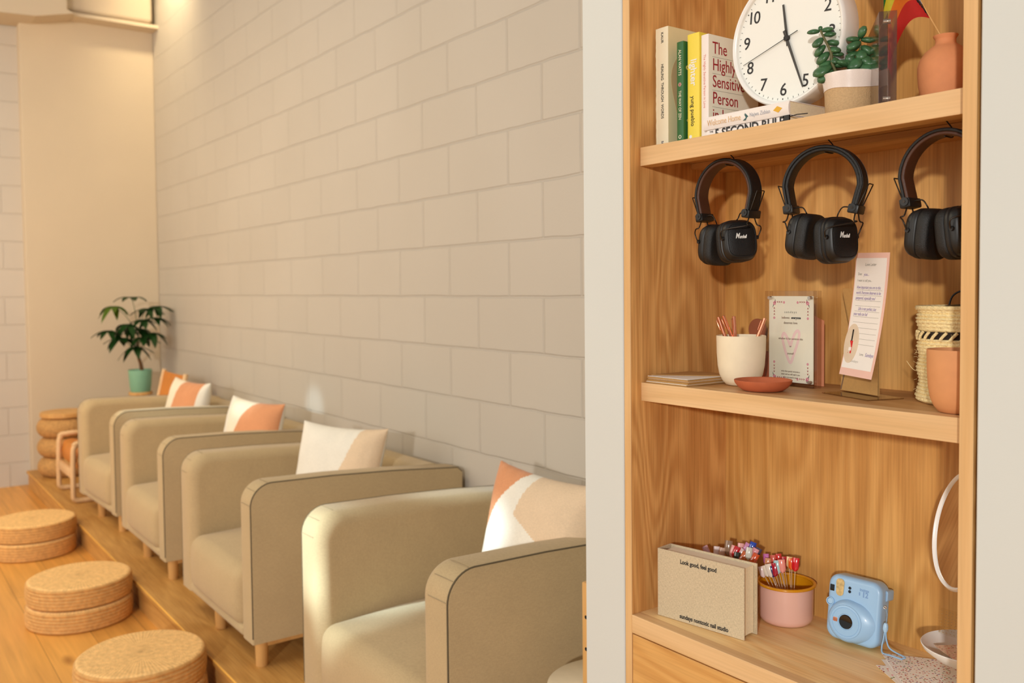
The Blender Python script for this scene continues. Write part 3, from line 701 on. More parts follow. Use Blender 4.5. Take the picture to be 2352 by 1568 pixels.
# ------------------------------------------------------------------ acrylic block frame seen from its end
af = thing('acrylic_frame', 'clear acrylic block frame standing edge-on beside the succulent', 'picture frame', (-0.7350, 1.2240, S1+0.0002), 0)
da = math.atan2(0.150, -0.118)     # long side runs back and to the left
af.rotation_euler = (0, 0, da)
W_, H_, D_ = 0.155, 0.134, 0.0125
for nm, y0 in (('acrylic_slab', 0.0002), ('acrylic_slab', -D_)):
    bm = B(0, W_, y0, y0+D_-0.0004, 0, H_, 0.0004, 1)
    for f in bm.faces:
        if abs(f.normal.x) > 0.9 or abs(f.normal.z) > 0.9: f.material_index = 1
    obj(nm, bm, [M['clear_soft'], M['clear_dark']], af)
bm = bmesh.new()
for x in (0.012, W_-0.012):
    for z in (0.010, H_-0.012):
        r_ = bmesh.ops.create_cone(bm, cap_ends=True, segments=16, radius1=0.0036, radius2=0.0036, depth=0.010, matrix=Matrix.Translation((x, 0, z)) @ Matrix.Rotation(PI/2, 4, 'X'))
obj('magnets', bm, M['magnet'], af, 30)

# ------------------------------------------------------------------ terracotta vase with flag
vx, vy = -0.6895, 1.300
vs = thing('vase', 'matt terracotta bottle vase at the right end of the top shelf', 'vase', (vx, vy, S1+0.0002))
VP = [(0, 0), (0.026, 0), (0.031, 0.002), (0.0345, 0.008), (0.0385, 0.028), (0.0400, 0.045), (0.0400, 0.056), (0.0370, 0.066), (0.0300, 0.0765), (0.0210, 0.0830), (0.0150, 0.0865), (0.0138, 0.0900), (0.0142, 0.0950), (0.0168, 0.0985), (0.0170, 0.0998), (0.0155, 0.1000), (0.0128, 0.0960), (0.0122, 0.0900), (0.0135, 0.0865), (0.028, 0.074), (0.036, 0.05), (0.030, 0.01), (0, 0.006)]
obj('body', L([(r_*(0.945 if r_ > 0.02 else 1), z_) for r_, z_ in VP], seg=64), M['terra'], vs, 60)
fl = thing('flag', 'small rainbow flag with chevron stripes on a thin stick', 'flag', (vx, vy, S1+0.0002))
s0, s1 = Vector((0.004, 0.0, 0.012)), Vector((-0.052, 0.010, 0.240))
s0 = Vector((0.0275, 0.0, 0.036)); s1 = s0 + Vector((-0.0155, 0.0, 0.029))*8.6
obj('stick', T([s0, s1], 0.00135, 8), M['beech'], fl, 60)
sd = (s1-s0).normalized()
fbase = s0 + sd*((Vector((-0.0215, 0, 0.130))-s0).dot(sd))
FC = [rgb(214, 40, 30), rgb(238, 130, 30), rgb(222, 214, 60), rgb(40, 130, 60), rgb(40, 60, 160), rgb(96, 40, 120), rgb(24, 22, 22), rgb(110, 66, 36), rgb(96, 150, 200), rgb(226, 170, 180), rgb(230, 226, 220)]
fm = [plain('flag_cloth_'+n_, c, 0.7, 0.03, 200) for n_, c in zip(['red', 'orange', 'yellow', 'green', 'blue', 'violet', 'black', 'brown', 'sky', 'pink', 'white'], FC)]
bm = bmesh.new(); NU, NV = 60, 42
FL, FH = 0.150, 0.195
def flagp(u, v):
    # u away from the stick (0..1), v up the stick (0..1)
    base = fbase + sd*(v*FH)
    p = base + Vector((-1, -0.05, 0))*(u*max(0.073-0.090*v, 0.014)) + Vector((0, 0, 1))*((0.040*u-0.080*u*u-0.040*u**5)*(1-0.6*v))
    p += Vector((0.2, -1, 0))*(0.007*math.sin(u*6.0+v*1.4))
    return p
g_ = [[bm.verts.new(flagp(i/NU, j/NV)) for j in range(NV+1)] for i in range(NU+1)]
for i in range(NU):
    for j in range(NV):
        f = bm.faces.new((g_[i][j], g_[i+1][j], g_[i+1][j+1], g_[i][j+1]))
        u, v = (i+0.5)/NU, (j+0.5)/NV
        d = u/0.30 + abs(v-0.5)*2*0.97      # distance into the chevron
        k = int(v*6) if d > 1.0 else (6 if d > 0.86 else 7 if d > 0.72 else 8 if d > 0.58 else 9 if d > 0.44 else 10)
        f.material_index = k
bmesh.ops.solidify(bm, geom=bm.faces[:], thickness=0.0004)
obj('cloth', bm, fm, fl, 60)

# ------------------------------------------------------------------ headphones on hooks under the top shelf
HP = 'headphones hanging under the top shelf'
def make_headphones(label, pad_mat, loc, rz, sw, tilt=0.0, cuprot=(0, 0), dz=(0, 0)):
    t = thing('headphones', label, 'headphones', loc, 0, HP, rot=(0, tilt, rz))
    # band centre line
    def bp(s):          # s -1..1 ; half ellipse plus inward tails
        a = s*R(118)
        x = 0.0610*math.sin(a); z = -0.0660+0.0615*math.cos(a)
        if abs(s) > 0.76:
            k = (abs(s)-0.76)/0.24; x = math.copysign(0.0610*math.sin(R(118*0.76)) - 0.008*k, x); z = -0.0660+0.0615*math.cos(R(118*0.76)) - 0.034*k
        return Vector((x, 0, z))
    N = 72
    def strip(offs, halfw, th, rc):
        bm = bmesh.new(); rings = []
        for i in range(N+1):
            s = -1+2*i/N
            p = bp(s); tg = (bp(min(s+0.01, 1.0)) - bp(max(s-0.01, -1.0))).normalized(); nm = Vector((-tg.z, 0, tg.x))   # outward
            if nm.dot(p-Vector((0, 0, -0.06))) < 0: nm = -nm
            sec = rrect(2*halfw, th, rc, 3)
            rings.append([bm.verts.new(p + nm*(offs+q[1]) + Vector((0, q[0], 0))) for q in sec])
        n = len(rings[0])
        for i in range(N):
            for k in range(n):
                bm.faces.new((rings[i][k], rings[i][(k+1) % n], rings[i+1][(k+1) % n], rings[i+1][k]))
        bm.faces.new(rings[0]); bm.faces.new(rings[-1][::-1])
        return bm
    bd = obj('headband', strip(0.0015, sw, 0.0046, 0.0016), M['blackleather'], t, 50)
    obj('headband_pad', strip(-0.0030, sw-0.0012, 0.0060, 0.0026), pad_mat, t, 50)
    bm = bmesh.new()
    for sy in (-1, 1):
        pts = [bp(-1+2*i/60)+Vector((0, sy*(sw-0.0022), 0)) for i in range(61)]
        pts = [p + (p-Vector((0, p.y, -0.06))).normalized()*0.0040 for p in pts]
        tube(bm, pts, 0.0002, 5)
    obj('stitching', bm, M['black'], bd, 60)
    for si, sx in enumerate((-1, 1)):
        e = bp(sx*1.0); 
        hb = bmesh.new()
        box(hb, -0.0085, 0.0085, -sw-0.0015, sw+0.0015, -0.0085, 0.0055, 0.0022, 2, mat=Matrix.Translation(e+Vector((0.0*sx, 0, -0.001))) @ Matrix.Rotation(R(10*sx), 4, 'Y'))
        rr = bmesh.ops.create_cone(hb, cap_ends=True, segments=20, radius1=0.0062, radius2=0.0062, depth=0.0050, matrix=Matrix.Translation(e+Vector((-0.001*sx, -sw-0.0012, -0.0005))) @ Matrix.Rotation(PI/2, 4, 'X'))
        hg = obj('hinge_block', hb, M['black'], t, 35)
        sc = bmesh.new(); bmesh.ops.create_cone(sc, cap_ends=True, segments=12, radius1=0.0020, radius2=0.0020, depth=0.0010, matrix=Matrix.Translation(e+Vector((-0.001*sx, -sw-0.0040, -0.0005))) @ Matrix.Rotation(PI/2, 4, 'X'))
        obj('screw', sc, M['wire'], hg, 35)
        # cup
        cr = R(cuprot[si]); cc = Vector((sx*0.0215 + (0.004 if sx > 0 else -0.006), 0.0 + (-0.004 if sx > 0 else 0.004), -0.148+dz[si]))
        CM = Matrix.Translation(cc) @ Matrix.Rotation(R(-6*sx)+0.0, 4, 'Y') @ Matrix.Rotation(cr, 4, 'Z')
        hw, hh = 0.0335, 0.0370
        def loft(secs, ex=3.4, seg=48, capa=True, capb=True):
            bm = bmesh.new(); rings = []
            for (u, s) in secs:
                rings.append([bm.verts.new(CM @ Vector((sx*u, hw*s*superell(2*PI*k/seg, ex)[0], hh*s*superell(2*PI*k/seg, ex)[1]))) for k in range(seg)])
            for i in range(len(rings)-1):
                for k in range(seg):
                    bm.faces.new((rings[i][k], rings[i][(k+1) % seg], rings[i+1][(k+1) % seg], rings[i+1][k]))
            if capa: bm.faces.new(rings[0])
            if capb: bm.faces.new(rings[-1][::-1])
            return bm
        obj('ear_cushion', loft([(-0.0190, 0.60), (-0.0195, 0.80), (-0.0180, 0.93), (-0.0130, 1.0), (-0.0050, 1.0), (-0.0022, 0.965), (-0.0016, 0.94)]), M['blackleather'], t, 50)
        sh = obj('ear_cup', loft([(-0.0016, 0.93), (-0.0008, 0.97), (0.0015, 1.0), (0.0052, 0.995), (0.0060, 0.955), (0.0072, 0.955), (0.0080, 0.965), (0.0150, 0.90), (0.0185, 0.83), (0.0192, 0.79), (0.0188, 0.76), (0.0180, 0.755)]), M['black'], t, 50)
        obj('cap', loft([(0.0170, 0.752), (0.0186, 0.748), (0.0194, 0.70), (0.0196, 0.3)], 4.0), M['capblack'], sh, 50)
        for sy in (-1, 1):
            pb = bmesh.new(); bmesh.ops.create_cone(pb, cap_ends=True, segments=16, radius1=0.0036, radius2=0.0034, depth=0.005, matrix=CM @ Matrix.Translation((sx*0.0110, sy*(hw*0.955), 0.004)) @ Matrix.Rotation(PI/2, 4, 'X'))
            obj('pivot', pb, M['black'], sh, 35)
        if sx > 0:
            rt = CM.to_3x3() @ Vector((0, 1, 0)); upv = CM.to_3x3() @ Vector((0, 0, 1))
            text('lettering', 'arshall', 0.0082, M['white_plastic'], sh, frame(CM @ Vector((0.01985, -0.0046, 0.0050)), rt, upv), align='LEFT', xs=0.72, shear=0.35, bold=0.00024, spacing=0.86)
            text('lettering', 'M', 0.0128, M['white_plastic'], sh, frame(CM @ Vector((0.01985, -0.0088, 0.0066)), rt, upv), xs=0.72, shear=0.35, bold=0.0003)
        # wires: fork from the hinge to the pivots, loop up over the band and steel arm
        for sy in (-1, 1):
            a = e + Vector((0.001*sx, sy*0.006, -0.006)); pv = CM @ Vector((sx*0.0110, sy*(hw*0.99+0.0015), 0.004))
            mid1 = a + Vector((sx*0.0005, sy*0.007, -0.014)); 
            obj('yoke_wire', T([a, mid1, mid1+Vector((sx*0.004, sy*0.004, -0.003)), pv+Vector((sx*0.004, sy*0.003, 0.014)), pv], 0.00115, 8, smooth_pts=5), M['wire'], t, 60)
        obj('loop_wire', T([e+Vector((-0.006*sx, -0.004, 0.0)), e+Vector((-0.020*sx, -0.003, 0.001)), e+Vector((-0.027*sx, -0.002, -0.008)), CM @ Vector((sx*0.004, 0.0, hh*0.98))], 0.0011, 8, smooth_pts=6), M['wire'], t, 60)
        o_ = e+Vector((sx*0.0050, 0, 0)); up_ = (bp(sx*0.80)-bp(sx*1.0)).normalized()
        o2 = o_ + up_*0.036 + Vector((sx*0.0065, 0, 0))
        obj('slider_wire', T([o_+Vector((0, -0.010, 0)), o2+Vector((0, -0.010, 0)), o2+Vector((sx*0.001, -0.008, 0.001)), o2+Vector((sx*0.001, 0.008, 0.001)), o2+Vector((0, 0.010, 0)), o_+Vector((0, 0.010, 0))], 0.0010, 8), M['wire'], t, 60)
    return t
ZH = S1-0.0345+0.0014
HPP = [((-1.0640, 1.262, ZH-0.0030), R(0), M['brownleather'], 'brown-lined black headphones hanging nearest the left side panel', 0.0, (-10, -24), (-0.004, 0.0)),
       ((-0.8620, 1.262, ZH-0.0065), R(14), M['blackleather'], 'all-black headphones, the middle pair of the three hanging', R(3), (-12, -24), (0.003, -0.003)),
       ((-0.6675, 1.262, ZH-0.0085), R(0), M['brownleather'], 'brown-lined black headphones partly hidden behind the right side panel', 0.0, (-6, -12), (0.0, -0.001))]
for loc, rz, pm, lb, tl, cr, dzz in HPP:
    make_headphones(lb, pm, loc, rz, 0.0150, tl, cr, dzz)
    zt = loc[2]
    hk = obj('hook', T([(loc[0]-0.011, loc[1]+0.006, S1-0.0196), (loc[0]-0.001, loc[1]+0.016, zt+0.004), (loc[0]+0.001, loc[1]+0.0185, zt-0.004), (loc[0]+0.001, loc[1]+0.0150, zt-0.0115), (loc[0]+0.001, loc[1]-0.006, zt-0.0112)], 0.0010, 8, smooth_pts=4), M['black'], None, 60)
    tag(hk, {0: 'thin black wire hook holding the left brown-lined headphones', 1: 'thin black wire hook holding the middle all-black headphones', 2: 'thin black wire hook holding the headphones at the right'}[HPP.index((loc, rz, pm, lb, tl, cr, dzz))], 'hook', 'headphone hooks')

# ------------------------------------------------------------------ middle shelf
z2 = S2+0.0003
# envelopes
EG = 'kraft envelopes stacked on the middle shelf'
ED = ['bottom kraft envelope of the stack at the left end of the shelf', 'kraft envelope lying second from the bottom of the stack', 'kraft envelope in the middle of the stack at the shelf left end', 'topmost kraft envelope with white flap paper showing']
for k in range(4):
    rz = R([2, -1.5, 3, -2][k]); x0, y0 = -1.2215, 1.2135+[0, 0.002, 0.004, 0.001][k]
    t = thing('envelope', ED[k], 'envelope', (x0+0.001*k, y0, z2+0.0029*k), 0, EG)
    obj('body', B(0.0, 0.104, 0.0, 0.150, 0, 0.0018, 0.0003, 1), M['kraft'], t)
    obj('liner', B(0.001, 0.103, 0.001, 0.149, 0.0018, 0.0027), M['paper'] if k % 2 == 0 else M['kraft'], t)
pp = obj('paper_sheet', B(-1.2170, -1.1160, 1.2150, 1.3200, z2+0.0120, z2+0.0128), M['paper'])
tag(pp, 'loose white sheet on top of the kraft envelopes', 'paper')
pf = bmesh.new(); prism(pf, [(-1.2185, 1.3325), (-1.1160, 1.3325), (-1.1160, 1.3120), (-1.1460, 1.2800), (-1.2185, 1.2260)], 'z', z2+0.0131, z2+0.0141)
tag(obj('envelope_flap', pf, M['kraft']), 'kraft paper folded flap lying on the loose white sheet', 'envelope')
# pen cup
cx_, cy_ = -1.0740, 1.3120
pc = thing('pen_cup', 'cream clay cup holding rose gold pens', 'cup', (cx_, cy_, z2))
CP = [(0, 0), (0.024, 0), (0.031, 0.0015), (0.0385, 0.009), (0.0445, 0.020), (0.0480, 0.036), (0.0500, 0.060), (0.0508, 0.0895), (0.0503, 0.0912), (0.0492, 0.0912), (0.0485, 0.0895), (0.0475, 0.060), (0.044, 0.028), (0.034, 0.010), (0, 0.006)]
obj('body', L([(r_*0.875, z_) for r_, z_ in CP], seg=64), M['cupcream'], pc, 50)
PG = 'rose gold pens in the cream cup'
PD = ['rose gold pen leaning furthest left in the cream cup', 'rose gold pen crossing beside the leftmost pen', 'upright rose gold pen with its clip toward the room', 'rose gold pen leaning right toward the clear framed card']
PT = [((0.002, -0.006), (-0.0370, 0.006)), ((0.010, 0.006), (-0.0280, 0.012)), ((-0.006, 0.0), (-0.0090, 0.004)), ((0.000, 0.0), (0.0420, 0.014))]
evx = Vector((0.64, 0.77, 0)).normalized()
e2 = Vector((0.593+0.2, 0.61, 0)).normalized()
for k in range(4):
    (a0, d0), (a1, d1) = PT[k]
    q0 = e2*a0 + Vector((0, d0, 0.0085)); q1 = e2*a1*1.0 + Vector((0, -0.006 if k < 3 else 0.0, [0.1250, 0.1275, 0.1265, 0.1225][k]))
    t = thing('pen', PD[k], 'pen', (cx_, cy_, z2), 0, PG)
    bm = bmesh.new(); tube(bm, [q0, q1], 0.0033, 14); bd = obj('barrel', bm, M['rose'], t, 40)
    ax = (q1-q0).normalized(); sd_ = Vector((-0.3, -0.9, 0)); sd_ = (sd_-ax*sd_.dot(ax)).normalized()
    obj('clip', T([q1-ax*0.004+sd_*0.0036, q1-ax*0.006+sd_*0.0058, q1-ax*0.024+sd_*0.0050], 0.0009, 6), M['rose'], t, 40)
# saucer
sc_ = thing('saucer', 'shallow dark terracotta saucer in front of the cream cup', 'dish', (-0.9910, 1.2690, z2)); sc_.scale = (0.82, 0.82, 1)
obj('dish', L([(0, 0), (0.036, 0), (0.043, 0.0015), (0.0515, 0.0065), (0.0585, 0.0140), (0.0600, 0.0185), (0.0592, 0.0192), (0.0580, 0.0190), (0.0560, 0.0160), (0.050, 0.0095), (0.042, 0.0070), (0, 0.0066)], seg=72), M['terra_dark'], sc_, 50)
bm = bmesh.new(); rnd = random.Random(5)
for k in range(46):
    a, r_ = rnd.uniform(0, 2*PI), 0.024*math.sqrt(rnd.random()); s = rnd.uniform(0.0012, 0.0035)
    box(bm, -s, s, -s*0.6, s*0.6, 0, 0.0010, mat=Matrix.Translation((r_*math.cos(a), r_*math.sin(a)+0.004, 0.0068+rnd.uniform(0, 0.005)*(1-r_/0.03))) @ Matrix.Rotation(rnd.uniform(0, 3), 4, 'Z') @ Matrix.Rotation(rnd.uniform(-0.6, 0.6), 4, 'X'))
ft = obj('paper_flakes', bm, M['linen_cream']); ft.location = (-0.9910, 1.2690, z2); tag(ft, 'small heap of pale flakes in the terracotta saucer', 'flakes', kind='stuff')

# framed card, clear acrylic
fr_ = thing('acrylic_frame', 'clear acrylic block frame with a flower-bordered card and pink heart', 'picture frame', (-1.0615, 1.3640, z2), R(-5.0))
FW, FHH = 0.1110, 0.1720
for k in range(2):
    bm = B(0, FW, 0.0001+0.0115*k, 0.0110+0.0115*k, 0, FHH, 0.0004, 1)
    for f in bm.faces:
        if abs(f.normal.y) < 0.5: f.material_index = 1
    obj('acrylic_slab', bm, [M['clear'], M['clear_edge']], fr_)
cd = obj('card', B(0.0005, FW-0.0075, 0.0111, 0.0115, 0.006, FHH-0.0095), M['paper_cream'], fr_)
bm = bmesh.new()
for x in (0.008, FW-0.0105):
    for z in (0.010, FHH-0.0125):
        bmesh.ops.create_cone(bm, cap_ends=True, segments=16, radius1=0.0030, radius2=0.0030, depth=0.0065, matrix=Matrix.Translation((x, 0.0045, z)) @ Matrix.Rotation(PI/2, 4, 'X'))
obj('magnets', bm, M['magnet'], fr_, 30)
ccx, yq = 0.0515, 0.0107
def CT(s, size, mt, x, z, **kw): return text('lettering', s, size, mt, cd, frame((x, yq, z), (1, 0, 0), (0, 0, 1)), ext=0.0001, **kw)
CT('s u n d a y s', 0.0062, M['greyink'], ccx, 0.1335, xs=0.95)
CT('believes', 0.0064, M['brownink'], ccx-0.0115, 0.1232, xs=0.9)
CT('everyone', 0.0064, M['ink'], ccx+0.0125, 0.1232, xs=0.9, bold=0.0002)
CT('deserves love', 0.0064, M['brownink'], ccx, 0.1138, xs=0.9)
CT("whether it's for someone else", 0.0054, M['brownink'], ccx, 0.0850, xs=0.86)
CT('or', 0.0054, M['brownink'], ccx, 0.0712, xs=0.86)
CT('yourself', 0.0054, M['brownink'], ccx, 0.0582, xs=0.86)
CT('write that special someone a', 0.0044, M['brownink'], ccx, 0.0255, xs=0.84)
CT('letter and we will mail it you', 0.0044, M['brownink'], ccx, 0.0200, xs=0.84)
CT('when you need it most', 0.0044, M['brownink'], ccx, 0.0145, xs=0.84)
bm = bmesh.new()
HPTS = [(0.0, 0.071), (-0.004, 0.079), (-0.010, 0.090), (-0.0155, 0.0945), (-0.0190, 0.088), (-0.0160, 0.074), (-0.009, 0.055), (0.0, 0.0415), (0.008, 0.058), (0.016, 0.078), (0.0200, 0.094), (0.0165, 0.1000), (0.0105, 0.096), (0.004, 0.083), (0.0, 0.071)]
tube(bm, [Vector((ccx+x, 0, z)) for x, z in HPTS], 0.0028, 8, smooth_pts=5)
for v in bm.verts: v.co.y = 0.01095 + v.co.y*0.03
obj('heart_print', bm, M['pinkheart'], cd)
def flower(bmF, x, z, r, y=0.0108):
    for k in range(5):
        a = 2*PI*k/5+0.3
        c = (x+r*0.62*math.cos(a), z+r*0.62*math.sin(a))
        prism(bmF, [(c[0]+r*0.42*math.cos(q), c[1]+r*0.42*math.sin(q)) for q in [2*PI*j/8 for j in range(8)]], 'y', y, y+0.0003)
bf = bmesh.new(); bl = bmesh.new()
L0, L1, Zb, Zt = 0.0135, 0.0900, 0.0140, 0.1495
for (x, sx) in ((L0, 1), (L1, -1)):
    for (z, sz) in ((Zb, 1), (Zt, -1)):
        flower(bf, x, z, 0.0036); flower(bf, x+sx*0.0018, z+sz*0.0040-sz*0.0060, 0.0022)
        flower(bf, x+sx*0.0225, z-sz*0.0015, 0.0024); flower(bf, x-sx*0.0005, z+sz*0.0270, 0.0024)
        prism(bl, [(x-sx*0.001, z+sz*0.003), (x-sx*0.0045, z+sz*0.0085), (x-sx*0.0030, z+sz*0.0020)], 'y', 0.0109, 0.0111)
        prism(bl, [(x, z-sz*0.002), (x+sx*0.0020, z-sz*0.0075), (x+sx*0.0030, z-sz*0.0010)], 'y', 0.0109, 0.0111)
        for k in range(3):
            CT('<' if sx > 0 else '>', 0.0052, M['darkred'], x+sx*(0.0075+0.0046*k), z-sz*0.0015+0.0005, bold=0.0002)
            text('lettering', '<' if sz < 0 else '>', 0.0052, M['darkred'], cd, frame((x-sx*0.0005, yq, z+sz*(0.0090+0.0056*k)), (0, 0, -1), (1, 0, 0)), ext=0.0001, bold=0.0002)
obj('flower_print', bf, M['pinkflower'], cd); obj('leaf_print', bl, M['darkleaf'], cd)
# copper card and dried things glimpsed behind the cup
cb_ = thing('dried_posy', 'small posy of dried brown leaves behind the cream cup', 'dried plant', (-1.112, 1.415, z2))
bm = bmesh.new(); rnd = random.Random(9)
for k in range(9):
    a = -0.5+0.12*k; tp = Vector((0.035+0.020*math.sin(a)*2, 0.004*math.cos(k), 0.115+0.014*math.cos(a*1.5)+0.004*rnd.random()))
    leaf_ell(bm, (0.020, 0, 0.050), tp-Vector((0.020, 0, 0.050)), (tp-Vector((0.020, 0, 0.050))).length, 0.009, 0.002, flat=(0, -1, 0.1))
obj('foliage', bm, M['kraft'], cb_, 60)
obj('holder', L([(0, 0), (0.016, 0), (0.018, 0.004), (0.018, 0.055), (0.016, 0.055), (0.015, 0.006), (0, 0.005)], (0.020, 0, 0), 32), M['terra_dark'], cb_, 40)
ds = obj('leather_tag', lathe_y([(0, -0.001), (0.021, -0.001), (0.022, 0), (0.021, 0.0015), (0, 0.0015)], 32), plain('brown_disc', rgb(150, 84, 54), 0.6))
ds.location = (-1.138, 1.440, z2+0.095); ds.parent = None
bm = B(-0.003, 0.003, -0.0005, 0.0015, -0.095, -0.015); 
tag(ds, 'round brown disc behind the pens, against the back panel', 'disc')
pk = bmesh.new(); box(pk, -1.062, -0.960, 1.4000, 1.4012, z2, z2+0.118, mat=None); prism(pk, [(-1.062, z2+0.118), (-0.960, z2+0.118), (-1.011, z2+0.140)], 'y', 1.4001, 1.4011)
tag(obj('envelope', pk, plain('copper_envelope', rgb(226, 150, 112), 0.5)), 'coppery pink envelope standing behind the clear framed card', 'envelope')

# letter on its stand
ls_ = thing('letter_stand', 'clear acrylic display stand holding the envelope and letter', 'stand', (-0.8430, 1.3330, z2), R(-19))
obj('base_plate', B(-0.050, 0.064, -0.040, 0.030, 0, 0.0016, 0.0004, 1), M['clear_edge'], ls_)
bm = B(-0.046, 0.036, 0.010, 0.0116, 0.0016, 0.150, 0.0003, 1); obj('back_plate', bm, M['clear'], ls_)
kv = thing('envelope', 'kraft envelope standing upright behind the handwritten letter', 'envelope', (-0.8540, 1.3368, z2), R(-19))
bm = B(-0.0460, 0.0460, 0.0060, 0.0078, 0.0022, 0.176, 0.0003, 1)
for v in bm.verts: v.co.y += 0.02*v.co.z*0.2
obj('body', bm, M['kraft'], kv)
bm = bmesh.new(); prism(bm, [(-0.046, 0.004), (-0.046, 0.172), (-0.020, 0.088)], 'y', 0.0040, 0.0046); prism(bm, [(-0.046, 0.003), (0.046, 0.003), (0.046, 0.060), (-0.018, 0.086)], 'y', 0.0034, 0.0040)
obj('flap', bm, M['kraft'], kv)
bm = bmesh.new(); prism(bm, [(-0.0455, 0.005), (-0.0435, 0.004), (-0.020, 0.078), (-0.021, 0.086)], 'y', 0.0030, 0.0034); obj('flap_edge', bm, M['brownink'], kv)
lt_ = thing('letter', 'handwritten pink-bordered letter leaning on the kraft envelope', 'letter', (-0.8430, 1.3330, z2), R(-19))
LW, LH = 0.0800, 0.2020
def lp(u, v, w=0.0):
    """u across (-.5..), v up, both in metres from the sheet centre"""
    t = v/LH
    x = u + 0.029 + 0.026*t + 0.010*(t*t)
    y = -0.014 - 0.030*(t*t) + 0.012*t - 0.06*u*0.3
    z = 0.1330 + v*0.985 - 0.03*u
    return Vector((x, y-w-0.0004, z))
def sheet(bm, u0, u1, v0, v1, w0, w1, nv=20, nu=4, mi=0):
    for (wa) in (w0, w1):
        pass
    g1 = [[bm.verts.new(lp(u0+(u1-u0)*i/nu, v0+(v1-v0)*j/nv, w1)) for j in range(nv+1)] for i in range(nu+1)]
    g0 = [[bm.verts.new(lp(u0+(u1-u0)*i/nu, v0+(v1-v0)*j/nv, w0)) for j in range(nv+1)] for i in range(nu+1)]
    for i in range(nu):
        for j in range(nv):
            bm.faces.new((g1[i][j], g1[i+1][j], g1[i+1][j+1], g1[i][j+1])); bm.faces.new((g0[i][j], g0[i][j+1], g0[i+1][j+1], g0[i+1][j]))
    for i in range(nu):
        bm.faces.new((g0[i][0], g0[i+1][0], g1[i+1][0], g1[i][0])); bm.faces.new((g0[i][nv], g1[i][nv], g1[i+1][nv], g0[i+1][nv]))
    for j in range(nv):
        bm.faces.new((g0[0][j], g1[0][j], g1[0][j+1], g0[0][j+1])); bm.faces.new((g0[nu][j], g0[nu][j+1], g1[nu][j+1], g1[nu][j]))
bm = bmesh.new(); sheet(bm, -LW/2, LW/2, -LH/2, LH/2, -0.0003, 0.0); obj('border_sheet', bm, M['pink_paper'], lt_, 60)
bm = bmesh.new(); sheet(bm, -LW/2+0.0022, LW/2-0.0055, -LH/2+0.0120, LH/2-0.0085, 0.0001, 0.0004); wh = obj('writing_panel', bm, M['paper'], lt_, 60)
def LT(s, size, mt, u, v, **kw):
    return text('handwriting', s, size, mt, wh, None, fn=lambda a, b, c: lp(u+a, v+b, 0.0006), ext=0.0, **kw)
LT('Love Letter', 0.0070, M['greyink'], -0.002, 0.0820, shear=0.2, xs=0.8)
LT('Dear', 0.0060, M['greyink'], -0.031, 0.0665, align='LEFT', xs=0.8)
LT('you...', 0.0074, M['purple'], -0.017, 0.0660, align='LEFT', shear=0.3, xs=0.8)
LT('I want to tell you...', 0.0058, M['greyink'], -0.031, 0.0560, align='LEFT', xs=0.8)
for s, v in (('How important you are to this', 0.0448), ('world. Everyone deserves to be', 0.0360), ('pampered, especially you!', 0.0272)):
    LT(s, 0.0074, M['purple'], -0.0315, v, align='LEFT', shear=0.25, xs=0.62)
LT('Life is not perfect, but', 0.0078, M['purple'], -0.022, 0.0098, align='LEFT', shear=0.25, xs=0.62)
LT('your nails can be!', 0.0078, M['purple'], -0.0315, 0.0010, align='LEFT', shear=0.25, xs=0.62)
LT('Love,', 0.0058, M['greyink'], 0.000, -0.0640, align='LEFT', xs=0.8)
LT('Sundays', 0.0086, M['purple'], 0.0135, -0.0640, align='LEFT', shear=0.25, xs=0.72)
LT('s u n d a y s', 0.0054, M['greyink'], -0.010, -0.0765, xs=0.8)
bm = bmesh.new()
for v in (0.0405, 0.0318, 0.0232, 0.0145, 0.0056, -0.0034, -0.0125, -0.0215, -0.0305, -0.0395, -0.0485):
    sheet(bm, -0.030, 0.030, v-0.00018, v+0.00018, 0.0004, 0.0006, 1, 4)
obj('ruled_lines', bm, M['greyink'], wh)
bm = bmesh.new()
c0 = (-0.0245, -0.0480)
ring = [bm.verts.new(lp(c0[0]+0.0170*math.cos(a), c0[1]+0.0325*math.sin(a), 0.0012)) for a in [2*PI*i/40 for i in range(40)]]
ring2 = [bm.verts.new(lp(c0[0]+0.0170*math.cos(a), c0[1]+0.0325*math.sin(a), 0.0003)) for a in [2*PI*i/40 for i in range(40)]]
bm.faces.new(ring); bm.faces.new(ring2[::-1])
for i in range(40): bm.faces.new((ring[i], ring2[i], ring2[(i+1) % 40], ring[(i+1) % 40]))
sk = obj('seal_sticker', bm, plain('beige_seal', rgb(222, 202, 176), 0.5), lt_)
def lrect(u0, u1, v0, v1, mt, nm, w=0.0016):
    bm = bmesh.new(); sheet(bm, u0, u1, v0, v1, 0.0010, w, 2, 1); return obj(nm, bm, mt, sk)
lrect(c0[0]-0.0012, c0[0]+0.0020, c0[1]+0.0040, c0[1]+0.0230, M['black_cover'], 'bottle_cap_print')
lrect(c0[0]-0.0042, c0[0]+0.0042, c0[1]-0.0165, c0[1]+0.0045, M['red'], 'bottle_print')
lrect(c0[0]-0.0032, c0[0]+0.0032, c0[1]-0.0120, c0[1]-0.0065, M['paper'], 'bottle_label_print', 0.0019)
